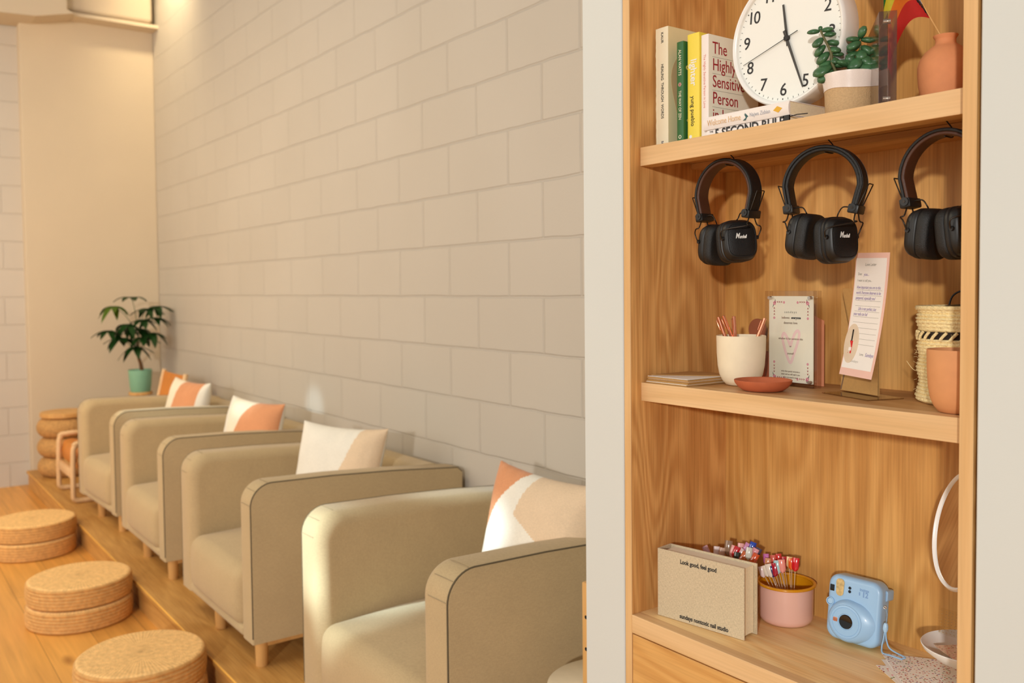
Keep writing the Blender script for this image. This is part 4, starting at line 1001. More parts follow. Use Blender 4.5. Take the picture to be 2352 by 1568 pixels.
# sisal basket, with contents
bx_, by_ = -0.6860, 1.3700
bk = thing('basket', 'woven cream sisal basket at the right end of the middle shelf', 'basket', (bx_, by_, z2))
prof = [(0.0, 0.0), (0.066, 0.0)]
rows = 26
for k in range(rows):
    z = 0.003+0.140*k/rows; base = 0.0715 + 0.0018*math.sin(k*0.9) - (0.0015 if 15 < k < 19 else 0) + (0.002 if k < 2 else 0)
    if k in (18, 19): 
        prof += [(base-0.0040, z), (base-0.0045, z+0.140/rows*0.6)]
    else:
        prof += [(base-0.0012, z), (base+0.0009, z+0.140/rows*0.35), (base+0.0004, z+0.140/rows*0.7)]
prof += [(0.0735, 0.1430), (0.0750, 0.1460), (0.0735, 0.1490), (0.0700, 0.1490), (0.0675, 0.1450), (0.066, 0.02), (0, 0.015)]
bm = bmesh.new(); lathe(bm, prof, (0, 0, 0), 160, fn=lambda a, z: 1+0.006*math.sin(a*40+z*900)+0.008*math.sin(3*a+z*20))
obj('weave', bm, M['wicker'], bk, 60)
bm = bmesh.new()
for k in range(30):
    a = 2*PI*k/30; r_ = 0.0722
    tube(bm, [(r_*math.cos(a), r_*math.sin(a), 0.0975), (r_*1.01*math.cos(a+0.07), r_*1.01*math.sin(a+0.07), 0.1035), (r_*math.cos(a+0.15), r_*math.sin(a+0.15), 0.1095)], 0.0024, 6)
obj('twisted_band', bm, M['wicker'], bk, 60)
obj('band_gap_shade', L([(0.0676, 0.095), (0.0690, 0.100), (0.0690, 0.108), (0.0676, 0.112)], seg=64), M['dark'], bk, 60)  # dark ring stands in for the shade seen through the open band
bm = bmesh.new(); rnd = random.Random(2)
for k in range(60):
    a = rnd.uniform(PI*0.75, PI*1.7); z = rnd.uniform(0.003, 0.145); r_ = 0.0725
    d = rnd.uniform(0.001, 0.006)
    tube(bm, [(r_*math.cos(a), r_*math.sin(a), z), ((r_+d)*math.cos(a+0.02), (r_+d)*math.sin(a+0.02), z+rnd.uniform(-0.003, 0.003))], 0.0002, 4)
dirl = Vector((-0.83, -0.45, 0))
tube(bm, [dirl*0.072+Vector((0, 0, 0.046)), dirl*0.082+Vector((0, 0, 0.049)), dirl*0.092+Vector((0, 0, 0.062))], 0.0004, 5, smooth_pts=4)
obj('loose_fibres', bm, M['wicker'], bk, 60)
kn = obj('knit_pouch', L([(0, 0), (0.050, 0), (0.060, 0.02), (0.061, 0.110), (0.055, 0.1280), (0.030, 0.134), (0, 0.136)], seg=48, fn=lambda a, z: 1+0.03*math.sin(5*a)), M['olive'], None, 60)
kn.location = (bx_, by_, z2+0.0155); tag(kn, 'olive knitted bundle filling the sisal basket', 'pouch')
cb2 = obj('cable_loop', T([(-0.030, -0.006, 0.140), (-0.024, -0.004, 0.163), (-0.008, 0, 0.172), (0.012, 0, 0.170), (0.030, 0.002, 0.150)], 0.0015, 8, smooth_pts=6), M['black'], None, 60)
cb2.location = (bx_, by_, z2); tag(cb2, 'black cable looping out of the sisal basket', 'cable')
tc_ = thing('planter_cup', 'tan clay cup standing in front of the sisal basket', 'cup', (-0.6430, 1.2540, z2))
obj('body', L([(r_*0.80, z_*0.985) for r_, z_ in CP], seg=64), M['clay_tan'], tc_, 50)

# ------------------------------------------------------------------ counter
z3 = S3+0.0003
ab = thing('album', 'linen-bound album standing open-edged with black lettering', 'book', (-1.1964, 1.2188, z3), math.atan2(0.0279, 0.1818))
AW, AH, AD = 0.1850, 0.1285, 0.0430
obj('front_board', B(0, AW, 0, 0.0028, 0, AH, 0.0004, 1), M['album'], ab)
obj('back_board', B(0.002, AW+0.002, AD-0.0028, AD, 0, AH-0.0, 0.0004, 1), M['album'], ab)
obj('spine_board', B(-0.0005, 0.0028, 0.0010, AD-0.001, 0, AH, 0.0006, 1), M['album'], ab)
obj('spine_lining', B(0.0030, 0.0120, 0.0030, AD-0.003, 0.004, AH-0.010), M['terra_dark'], ab)
bm = bmesh.new(); ps = 10
for k in range(ps):
    y0 = 0.0034 + (AD-0.0068)*k/ps; y1 = y0+(AD-0.0068)/ps-0.0007
    fan = 0.0035*math.sin(PI*(k+0.5)/ps)
    box(bm, 0.0125, AW-0.004-0.006*(k/ps-0.5)**2*0-fan*0.5, y0, y1, 0.0035, AH-0.0042)
obj('pages', bm, M['pages'], ab)
top = bmesh.new(); box(top, 0.0125, AW-0.006, 0.0034, AD-0.0034, AH-0.0042, AH-0.0036); obj('page_tops', top, M['paper_cream'], ab)
text('lettering', 'Look good, feel good', 0.0113, M['ink'], ab, frame((0.0900, -0.0003, 0.1125), (1, 0, 0), (0, 0, 1)), bold=0.00028, xs=0.80)
text('lettering', 'sundays nontoxic nail studio', 0.0113, M['ink'], ab, frame((0.1015, -0.0003, 0.0098), (1, 0, 0), (0, 0, 1)), bold=0.00028, xs=0.80)
# enamel mug
mx_, my_ = -1.0310, 1.3880
mg = thing('enamel_mug', 'pink enamel tumbler with mustard rim beside the album', 'mug', (mx_, my_, z3))
MR = 0.0505
obj('body', L([(0, 0.0012), (0.036, 0.0012), (0.040, 0.0), (0.0435, 0.0012), (0.0475, 0.006), (0.0490, 0.012), (0.0495, 0.0700), (0.0488, 0.0702), (0.0480, 0.012), (0.044, 0.004), (0, 0.003)], seg=72), [M['enamel']], mg, 50)
obj('liner', L([(0.0481, 0.0702), (0.0476, 0.014), (0.043, 0.005), (0, 0.0045), ], seg=72), M['enamel_rim'], mg, 50)
bm = bmesh.new(); tr = []
lathe(bm, [(0.0512+0.0031*math.cos(a), 0.0712+0.0027*math.sin(a)) for a in [2*PI*i/12 for i in range(13)]], (0, 0, 0), 72)
bmesh.ops.remove_doubles(bm, verts=bm.verts, dist=1e-6)
obj('rim', bm, M['enamel_rim'], mg, 60)
h2 = thing('swatch_tumbler', 'clear tumbler of nail swatches hidden behind the album', 'cup', (-1.1180, 1.3620, z3))
obj('body', L([(0, 0), (0.036, 0), (0.038, 0.004), (0.040, 0.085), (0.0385, 0.085), (0.036, 0.005), (0, 0.004)], seg=48), M['clear'], h2, 50)
NC = {}
def nail_mat(c):
    k = tuple(c)
    if k not in NC: NC[k] = plain('nail_polish_%d' % len(NC), rgb(*c), 0.12, 0.02, coat=0.8)
    return NC[k]
def nail(label, foot, tipc, c, fwd, up_, sz=1.0, group=None, face=None):
    """a clear stick with a painted nail tip; the nail hangs down from the top of the stick like a petal"""
    t = thing('nail_swatch', label, 'nail swatch', foot, 0, group)
    f = Vector(foot); tp = Vector(tipc)-f
    obj('stick', T([(0, 0, 0), tp*0.5+Vector((0, 0, 0.0)), tp*0.985], 0.0007, 6), M['stickclear'], t, 60)
    # nail: curved plate
    n = Vector(face).normalized(); u = Vector(up_).normalized(); u = (u-n*u.dot(n)).normalized(); s = u.cross(n)
    bm = bmesh.new(); NL, NW = 8, 8; hl, hw = 0.0110*sz, 0.0058*sz
    def npnt(i, j, off):
        a = -1+2*j/NW; l = -1+2*i/NL
        wsc = 1.0 if l > -0.4 else math.sqrt(max(0.02, 1-((-0.4-l)/0.62)**2))
        return tp + u*(l*hl) + s*(a*hw*wsc) + n*(off + 0.0030*sz*(1-(a*0.85)**2) - 0.0012*l*l)
    ga = [[bm.verts.new(npnt(i, j, 0.0)) for j in range(NW+1)] for i in range(NL+1)]
    gb = [[bm.verts.new(npnt(i, j, -0.0008)) for j in range(NW+1)] for i in range(NL+1)]
    for i in range(NL):
        for j in range(NW):
            bm.faces.new((ga[i][j], ga[i+1][j], ga[i+1][j+1], ga[i][j+1])); bm.faces.new((gb[i][j], gb[i][j+1], gb[i+1][j+1], gb[i+1][j]))
    for i in range(NL):
        bm.faces.new((ga[i][0], gb[i][0], gb[i+1][0], ga[i+1][0])); bm.faces.new((ga[i][NW], ga[i+1][NW], gb[i+1][NW], gb[i][NW]))
    for j in range(NW):
        bm.faces.new((ga[0][j], ga[0][j+1], gb[0][j+1], gb[0][j])); bm.faces.new((ga[NL][j], gb[NL][j], gb[NL][j+1], ga[NL][j+1]))
    obj('nail_tip', bm, nail_mat(c), t, 60)
NG = 'nail swatches in the pink mug'
C_ = [('lilac and magenta striped', (214, 120, 190)), ('coral', (226, 110, 92)), ('bright red round', (214, 60, 56)), ('deep red', (190, 34, 44)), ('cream beige', (236, 196, 140)), ('orange', (236, 96, 30)), ('large glossy red rightmost', (210, 24, 34)), ('peach arch', (230, 160, 120)),
      ('pale pink leftmost low', (236, 212, 206)), ('ivory', (240, 226, 206)), ('ivory with thin stripe', (238, 224, 208)), ('navy blue', (44, 46, 104)), ('crimson', (176, 30, 52)), ('pale sky blue', (172, 208, 212)), ('salmon pink', (238, 150, 136))]
P_ = [(-1.0851, 1.4, 0.9732), (-1.0689, 1.4, 0.9746), (-1.0597, 1.405, 0.9784), (-1.0441, 1.4, 0.9773), (-1.0287, 1.395, 0.982), (-1.0202, 1.39, 0.9818), (-1.008, 1.385, 0.9849), (-1.0704, 1.385, 0.9712), (-1.063, 1.36, 0.9622), (-1.0556, 1.362, 0.9653), (-1.0492, 1.364, 0.9673), (-1.0449, 1.366, 0.9664), (-1.0415, 1.368, 0.9701), (-1.0377, 1.372, 0.9752), (-1.031, 1.376, 0.9777)]
for k, ((nm, c), p) in enumerate(zip(C_, P_)):
    fx = mx_ + (p[0]-mx_)*0.15 + 0.012; fy = my_ + (p[1]-my_)*0.2
    tilt = 0.35 if k >= 8 and k < 12 else (0.15 if k < 4 or k >= 12 else -0.03)
    nail('%s painted nail tip on a clear stick in the pink mug' % nm, (fx, fy, z3+0.006), p, c, None, (-tilt, 0, 1), 1.12 if k in (6, 13, 12, 14, 10) else 0.95, NG, face=(0.45+0.15*(k % 3-1), -0.85, 0.15))
NG2 = 'nail swatches in the clear tumbler behind the album'
D_2 = [('sparkly lilac leftmost', (214, 168, 178), -.7), ('plain white-pink squared', (240, 222, 220), 0), ('clear beige', (206, 172, 150), .1), ('tall clear black-tipped', (150, 120, 96), .05), ('pale pink dotted', (240, 176, 170), .3), ('red', (200, 30, 42), .4), ('black and gold', (40, 40, 30), .1), ('flat rose pink', (238, 176, 172), .05),
       ('white and pink striped', (226, 190, 186), .7), ('orange-brown', (196, 96, 50), .6), ('silver glass', (208, 204, 190), .1), ('lilac', (206, 140, 184), .5), ('royal blue', (28, 70, 176), .3), ('blush pink', (232, 160, 168), .5), ('burnt orange', (206, 80, 30), .5), ('navy and silver', (70, 66, 92), .5)]
P2_ = [(-1.1982, 1.36, 0.9694), (-1.1736, 1.36, 0.9735), (-1.1604, 1.36, 0.974), (-1.1525, 1.37, 0.9852), (-1.1322, 1.36, 0.9849), (-1.1176, 1.35, 0.9884), (-1.1072, 1.34, 0.981), (-1.1225, 1.37, 0.9896), (-1.1112, 1.355, 0.9856), (-1.0958, 1.345, 0.9844), (-1.0865, 1.35, 0.9932), (-1.1088, 1.37, 0.9936), (-1.0993, 1.375, 0.9965), (-1.0832, 1.36, 0.9913), (-1.0743, 1.35, 0.9853), (-1.088, 1.375, 0.9882)]
for k, ((nm, c, tl), p) in enumerate(zip(D_2, P2_)):
    nail('%s nail tip showing above the top of the linen album' % nm, (-1.118+(p[0]+1.118)*0.2, 1.362+(p[1]-1.362)*0.3, z3+0.006), p, c, None, (tl, 0, 1), 1.05 if k != 3 else 1.3, NG2, face=(0.5, -0.8, 0.2))

# instant camera
ic = thing('instant_camera', 'pale blue instant camera leaning against the back panel', 'camera', (-0.8860, 1.3720, z3+0.0040), rot=(R(-7.5), 0, R(6)))
CWd, CHt, CDp = 0.104, 0.1200, 0.040
def superbox(w, h, y0, y1, r, bev, seg=8):
    bm = bmesh.new(); rings = []
    st = [R(a) for a in (0, 18, 36, 54, 72, 90)]
    secs = [(y0+bev*(1-math.sin(a)), bev*(1-math.cos(a))) for a in st[::-1]] + [(y1-bev*(1-math.sin(a)), bev*(1-math.cos(a))) for a in st]
    for y, d in secs:
        rings.append([bm.verts.new((p[0], y, p[1])) for p in rrect(w-2*d, h-2*d, max(r-d, 0.0002), seg)])
    n = len(rings[0])
    for a_, b_ in zip(rings[:-1], rings[1:]):
        for k in range(n): bm.faces.new((a_[k], a_[(k+1) % n], b_[(k+1) % n], b_[k]))
    bm.faces.new(rings[0]); bm.faces.new(rings[-1][::-1])
    return bm
def mv(bm, dx=0, dy=0, dz=0):
    for v in bm.verts: v.co += Vector((dx, dy, dz))
    return bm
zc = CHt/2+0.001
body = superbox(CWd, CHt, 0, CDp, 0.020, 0.009)
for v in body.verts:      # right edge swells at the grip, the left tapers a little at the bottom
    if v.co.x > 0: v.co.y -= 0.004*max(0, -v.co.z/CHt+0.2)*(1 if v.co.y < 0.01 else 0)
ic.scale = (0.93, 0.93, 0.93)
obj('body', mv(body, 0, 0, zc), M['blue'], ic, 50)
bm = lathe_y([(0.0395, 0.004), (0.0390, -0.001), (0.0370, -0.0070), (0.0335, -0.0115), (0.0305, -0.0125), (0.0300, -0.0120), (0.0298, -0.0125), (0.0262, -0.0130), (0.0258, -0.0124), (0.0254, -0.0130), (0.0150, -0.0132), (0.0142, -0.0122), (0, -0.0120)], 64)
for v in bm.verts:
    if v.co.x > 0.012 and v.co.y > -0.0105: v.co.x *= 1.10+0.35*(v.co.y+0.0105)/0.0145
bl_ = obj('lens_barrel', mv(bm, -0.0060, 0, zc-0.0205), M['blue'], ic, 35)
obj('lens', mv(lathe_y([(0, -0.0134), (0.0080, -0.0136), (0.0118, -0.0140), (0.0130, -0.0128), (0.0130, -0.011), (0, -0.011)], 40), -0.0060, 0, zc-0.0205), M['lens'], bl_, 40)
obj('focus_ring', mv(lathe_y([(0.0302, -0.0124), (0.0298, -0.0132), (0.0292, -0.0124), (0.0302, -0.0124)], 64), -0.0060, 0, zc-0.0205), M['blue_lt'], bl_, 40)
obj('mirror_window', mv(superbox(0.0085, 0.0075, -0.0138, -0.012, 0.0015, 0.0003), -0.0260, 0, zc-0.0200), M['rose'], bl_, 40)
bm = bmesh.new(); A, Bv, fs = prism(bm, [(p[0]*(1-0.10*(1 if p[1] < 0 else 0)), p[1]) for p in rrect(0.0160, 0.0320, 0.0070, 5)], 'y', -0.0012, 0.002)
obj('flash', mv(bm, -0.0270, 0, zc+0.0375), M['flash'], ic, 40)
obj('viewfinder', mv(superbox(0.0085, 0.0120, -0.0006, 0.003, 0.0012, 0.0003), -0.0425, 0, zc+0.0335), M['lens'], ic, 40)
obj('sensor', mv(lathe_y([(0, -0.0006), (0.0028, -0.0006), (0.0028, 0.002), (0, 0.002)], 20), -0.0080, 0, zc+0.0400), M['lens'], ic, 40)
obj('sensor', mv(lathe_y([(0, -0.0006), (0.0028, -0.0006), (0.0028, 0.002), (0, 0.002)], 20), -0.0080, 0, zc+0.0335), M['lens'], ic, 40)
obj('shutter_button', mv(lathe_y([(0, -0.0022), (0.0050, -0.0022), (0.0056, -0.0014), (0.0060, 0.001), (0.0064, -0.0030), (0.0076, -0.0030), (0.0080, 0.002), (0, 0.002)], 32), -0.0440, 0, zc+0.0080), M['blue_lt'], ic, 40)
text('lettering', 'instax', 0.0080, M['blue_dk'], ic, frame((0.0200, -0.0003, zc+0.0420), (1, 0, 0), (0, 0, 1)), xs=0.95, bold=0.0001)
text('lettering', 'mini', 0.0036, M['blue_dk'], ic, frame((0.0110, -0.0003, zc+0.0340), (0, 0, 1), (-1, 0, 0)), bold=0.0001)
text('lettering', '12', 0.0135, M['blue_dk'], ic, frame((0.0220, -0.0003, zc+0.0335), (1, 0, 0), (0, 0, 1)), xs=0.9, bold=0.0004)
obj('eyepiece', mv(superbox(0.014, 0.020, 0.020, 0.046, 0.004, 0.002), 0.0480, 0, zc+0.0370), M['blue'], ic, 40)
obj('strap_lug', T([(0.0520, 0.010, zc+0.0190), (0.0555, 0.009, zc+0.0215), (0.0585, 0.010, zc+0.0190), (0.0555, 0.011, zc+0.0165), (0.0525, 0.010, zc+0.0185)], 0.0011, 8, smooth_pts=4), M['magnet'], ic, 60)
stp = obj('wrist_strap', T([(0.0575, 0.010, zc+0.0170), (0.0620, 0.006, zc+0.0080), (0.0630, 0.002, zc-0.0080)], 0.0006, 6, smooth_pts=4), M['strap'], ic, 60)
bm = L([(0, -0.0085), (0.0030, -0.0080), (0.0046, -0.003), (0.0046, 0.003), (0.0030, 0.0080), (0, 0.0085)], (0.0630, 0.0015, zc-0.0140), 20); obj('toggle', bm, M['blue_lt'], stp, 60)
obj('cord', T([(0.0620, 0.001, zc-0.022), (0.0610, 0.000, zc-0.036), (0.0600, -0.002, zc-0.048), (0.0660, -0.010, 0.0040), (0.0860, -0.018, 0.0060), (0.104, -0.016, 0.0045)], 0.0015, 8, smooth_pts=6), M['strap'], stp, 60)
obj('cord', T([(0.0640, 0.001, zc-0.022), (0.0660, 0.002, zc-0.036), (0.0720, 0.002, zc-0.048), (0.0860, 0.000, 0.0085), (0.1060, -0.010, 0.0080), (0.104, -0.016, 0.0060)], 0.0015, 8, smooth_pts=6), M['strap'], stp, 60)

# tabletop mirror with tray
tm = thing('tabletop_mirror', 'white-rimmed round mirror with a tray, half hidden by the right panel', 'mirror', (-0.6880, 1.3770, z3))
obj('base', L([(0, 0), (0.030, 0), (0.032, 0.003), (0.010, 0.008), (0.006, 0.012), (0, 0.012)], (0.020, 0, 0), 40), M['white_plastic'], tm, 40)
obj('pole', T([(0.020, 0, 0.008), (0.016, -0.004, 0.165)], 0.0045, 12), M['white_plastic'], tm, 60)
obj('tray', L([(0, 0.034), (0.030, 0.034), (0.048, 0.042), (0.0660, 0.0560), (0.0690, 0.0625), (0.0680, 0.0635), (0.0650, 0.0590), (0.046, 0.0455), (0, 0.0385)], (0.004, 0, 0), 64), M['white_plastic'], tm, 50)
MM = Matrix.Translation((0.0080, -0.0270, 0.250)) @ Matrix.Rotation(R(-30), 4, 'Z') @ Matrix.Rotation(R(-12), 4, 'X')
bm = bmesh.new(); lathe(bm, [(0.0800, 0.006), (0.0845, 0.004), (0.0850, -0.004), (0.0820, -0.008), (0.0795, -0.0060), (0.0790, -0.0035)], (0, 0, 0), 72)
for v in bm.verts: v.co = MM @ Vector((v.co.x*0.79, v.co.z, v.co.y*1.10))
obj('rim', bm, M['white_plastic'], tm, 50)
bm = bmesh.new(); lathe(bm, [(0, -0.0040), (0.0800, -0.0040), (0.0800, -0.0030), (0, -0.0030)], (0, 0, 0), 72)
for v in bm.verts: v.co = MM @ Vector((v.co.x*0.79, v.co.z, v.co.y*1.10))
obj('glass', bm, M['mirror'], tm, 50)
bm = bmesh.new(); lathe(bm, [(0, 0.008), (0.0780, 0.007), (0.0800, 0.004), (0, 0.004)], (0, 0, 0), 72)
for v in bm.verts: v.co = MM @ Vector((v.co.x*0.79, v.co.z, v.co.y*1.10))
obj('back_shell', bm, M['white_plastic'], tm, 50)

# sticker sheets
SG = 'printed sticker sheets'
def flat_sheet(label, corners, z, th, mt, group=SG, bend=0.0, mi=None):
    bm = bmesh.new(); n = 8
    a, b, c, d = [Vector((p[0], p[1], 0)) for p in corners]
    g1 = [[None]*(n+1) for _ in range(n+1)]; g0 = [[None]*(n+1) for _ in range(n+1)]
    for i in range(n+1):
        for j in range(n+1):
            u, v = i/n, j/n
            p = (a*(1-u)+b*u)*(1-v) + (d*(1-u)+c*u)*v
            zz = z + bend*(u-0.5)**2
            g1[i][j] = bm.verts.new((p.x, p.y, zz+th)); g0[i][j] = bm.verts.new((p.x, p.y, zz))
    for i in range(n):
        for j in range(n):
            bm.faces.new((g1[i][j], g1[i+1][j], g1[i+1][j+1], g1[i][j+1])); bm.faces.new((g0[i][j], g0[i][j+1], g0[i+1][j+1], g0[i+1][j]))
        bm.faces.new((g0[i][0], g0[i+1][0], g1[i+1][0], g1[i][0])); bm.faces.new((g0[i][n], g1[i][n], g1[i+1][n], g0[i+1][n]))
        bm.faces.new((g0[0][i], g1[0][i], g1[0][i+1], g0[0][i+1])); bm.faces.new((g0[n][i], g0[n][i+1], g1[n][i+1], g1[n][i]))
    o = obj('sticker_sheet', bm, mt); return tag(o, label, 'sticker sheet', group)
flat_sheet('cream sticker sheet with sparse flowers lying at the counter front right', [(-0.815, 1.335), (-0.700, 1.262), (-0.640, 1.335), (-0.745, 1.400)], z3+0.0002, 0.0006, M['sheet2'])
flat_sheet('white sticker sheet of red and purple flecks, fanned out topmost', [(-0.836, 1.385), (-0.745, 1.300), (-0.665, 1.375), (-0.752, 1.440)], z3+0.0012, 0.0006, M['sheet1'])
flat_sheet('plain-edged sticker sheet peeking out between the two flowered sheets', [(-0.822, 1.362), (-0.730, 1.280), (-0.655, 1.350), (-0.745, 1.425)], z3+0.0009, 0.0002, M['paper'])
flat_sheet('gold scrollwork sticker sheet at the right end near the panel', [(-0.735, 1.310), (-0.668, 1.268), (-0.620, 1.330), (-0.690, 1.375)], z3+0.0030, 0.0006, M['sheet4'])
o = flat_sheet('pink flecked sheet filling the white mirror tray', [(-0.728, 1.355), (-0.680, 1.325), (-0.630, 1.385), (-0.676, 1.430)], 0, 0.0006, M['sheet5'])
o.location = (0, 0, z3+0.0560)
bm = B(-0.030, 0.030, -0.0003, 0.0003, 0, 0.060)
for v in bm.verts: v.co.x += 0.30*v.co.z
o = obj('sticker_sheet', bm, M['sheet3']); o.location = (-0.6700, 1.372, z3+0.0585); o.rotation_euler = (R(-24), 0, R(6)); tag(o, 'leopard spotted sheet standing in the mirror tray', 'sticker sheet', SG)
bm = B(-0.048, 0.045, -0.0003, 0.0003, 0, 0.040)
me_ = clear_mat('clear_film', (0.97, 0.96, 0.93, 1), 0.0)
o = obj('sticker_sheet', bm, me_); o.location = (-0.6950, 1.395, z3+0.0625); o.rotation_euler = (R(-12), 0, 0)
tag(o, 'clear film with gold flecks leaning at the back of the mirror tray', 'sticker sheet', SG)
bm = bmesh.new(); rnd = random.Random(8)
for i in range(16):
    for j in range(8):
        x = -0.045+0.0057*i+rnd.uniform(-.001, .001); z = 0.003+0.0047*j; s = rnd.uniform(0.0008, 0.0018)
        box(bm, -s, s, -0.0006, -0.00035, -0.0004, 0.0004, mat=Matrix.Translation((x, 0, z)) @ Matrix.Rotation(rnd.uniform(-1, 1), 4, 'Y'))
gf = obj('gold_flecks', bm, plain('gold_fleck', rgb(150, 110, 50), 0.4, 0.1, metal=0.2), o)

# ------------------------------------------------------------------ armchairs
def make_armchair(label):
    t = thing('armchair', label, 'armchair', (0, 0, 0), 0, 'armchairs along the block wall')
    D = 0.855; Z0 = 0.092; ZT = 0.642; RR = 0.078
    prof = [(0.012, Z0), (0.0, Z0+0.02)]
    prof += [(RR-RR*math.cos(R(a)), ZT-RR+RR*math.sin(R(a))) for a in range(0, 91, 9)]
    prof += [(0.30, ZT-0.006), (0.55, ZT-0.020), (D-0.02, ZT-0.044), (D, ZT-0.062), (D, Z0)]
    TH = 0.128
    for s in (-1, 1):
        def aprof(d):
            rr = max(RR-d*0.6, 0.02)
            q = [(d if d < 0.02 else d, Z0)] + [(d, Z0+0.02)]
            q += [(d+rr-rr*math.cos(R(a)), ZT-d-rr+rr*math.sin(R(a))) for a in range(0, 91, 9)]
            q += [(0.30, ZT-0.006-d), (0.55, ZT-0.020-d), (D-0.02, ZT-0.044-d), (D, ZT-0.062-d), (D, Z0)]
            return q
        secs = [(0.4000, 0.0060), (0.3985, 0.0018), (0.3950, 0.0)] + [(0.316-0.044*math.sin(R(a)), 0.040*(1-math.cos(R(a)))) for a in (0, 12, 24, 36, 48, 60, 72, 84)] + [(0.400-TH, 0.0400)]
        bm = bmesh.new(); rings = []
        for x, d in secs:
            rings.append([bm.verts.new((s*x, y, z)) for y, z in aprof(d)])
        n = len(rings[0])
        for a_, b_ in zip(rings[:-1], rings[1:]):
            for k in range(n): bm.faces.new((a_[k], a_[(k+1) % n], b_[(k+1) % n], b_[k]))
        bm.faces.new(rings[0]); bm.faces.new(rings[-1][::-1])
        ar = obj('armrest', bm, M['sofa'], t, 50)
        pp = [(s*0.3975, p[0]+0.001, p[1]-0.001 if p[1] > 0.3 else p[1]) for p in prof[1:-1]]
        obj('piping', T(pp, 0.0023, 8), M['piping'], ar, 60)
        bm = bmesh.new()
        for a in (4, 42, 80):
            y, z = RR-RR*math.cos(R(a)), ZT-RR+RR*math.sin(R(a))
            dy, dz = -math.cos(R(a)), math.sin(R(a))
            tube(bm, [(s*0.393, y+dy*0.0006, z+dz*0.0006), (s*0.352, y+dy*0.0010, z+dz*0.0010), (s*0.3165, y+dy*0.0006, z+dz*0.0006)], 0.0011, 6)
        obj('seam', bm, M['seam'], ar, 60)
    bm = bmesh.new()
    A, Bv, fs = prism(bm, [(0.60, 0.15), (0.655, 0.50), (0.680, 0.575), (0.715, 0.602), (0.80, 0.600), (D-0.004, 0.575), (D-0.001, Z0), (0.62, Z0)], 'x', -0.285, 0.285)
    bmesh.ops.bevel(bm, geom=[e for e in bm.edges if abs(e.verts[0].co.x-e.verts[1].co.x) > 0.1], offset=0.012, segments=3, affect='EDGES', profile=0.5)
    obj('backrest', bm, M['sofa'], t, 50)
    bm = bmesh.new(); box(bm, -0.281, 0.281, -0.004, 0.64, 0.112, 0.318, 0.040, 6)
    bmesh.ops.subdivide_edges(bm, edges=[e for e in bm.edges if e.calc_length() > 0.1], cuts=7, use_grid_fill=True)
    for v in bm.verts:
        x, y, z = v.co
        fx = max(0, 1-(x/0.281)**2); fy = max(0, 1-((y-0.32)/0.34)**2); fz = max(0, 1-((z-0.215)/0.11)**2)
        if z > 0.22: v.co.z += 0.030*math.sqrt(fx)*math.sqrt(fy) + 0.004*noise.noise(Vector((x*5, y*5, 2)))
        if y < 0.1: v.co.y -= 0.020*math.sqrt(fx)*fz
    obj('seat_cushion', bm, M['sofa'], t, 60)
    bm = bmesh.new(); box(bm, -0.300, 0.300, -0.001, 0.62, Z0, 0.128, 0.012, 4); bs = obj('seat_base', bm, M['sofa'], t, 50)
    for x, y in ((0.358, 0.045), (-0.070, 0.045), (0.358, 0.78), (-0.070, 0.78)):
        obj('leg', L([(0, 0), (0.0195, 0), (0.0205, 0.002), (0.0235, 0.0935), (0, 0.0935)], (x, y, 0), 24), M['beech'], t, 50)
    bm = bmesh.new(); box(bm, 0.340, 0.376, 0.06, 0.77, 0.070, 0.0915); box(bm, -0.088, -0.052, 0.06, 0.77, 0.070, 0.0915)
    obj('rail', bm, M['beech'], t)
    return t
def dup(root, loc, rz, label, sx=1.0):
    r = root.copy(); col.objects.link(r); r.location = loc; r.rotation_euler = (0, 0, rz); r.scale = (sx, 1, 1); r['label'] = label
    for ch in list(root.children):
        c = ch.copy(); col.objects.link(c); c.parent = r
        for g_2 in ch.children:
            d = g_2.copy(); col.objects.link(d); d.parent = c
    return r
ch1 = make_armchair('nearest oatmeal armchair, cut off by the white wall strip')
ch1.location = (-2.140, 1.0780, ZP); ch1.rotation_euler = (0, 0, R(1.2))
dup(ch1, (-3.345, 1.060, ZP), 0, 'second oatmeal armchair, holding the cream and beige cushion')
dup(ch1, (-4.500, 1.085, ZP), 0, 'third oatmeal armchair from the near end, between two others')
dup(ch1, (-5.490, 1.085, ZP), R(2.5), 'farthest oatmeal armchair, next to the tan leather lounge chair', 0.98).scale = (0.98, 1, 1.02)

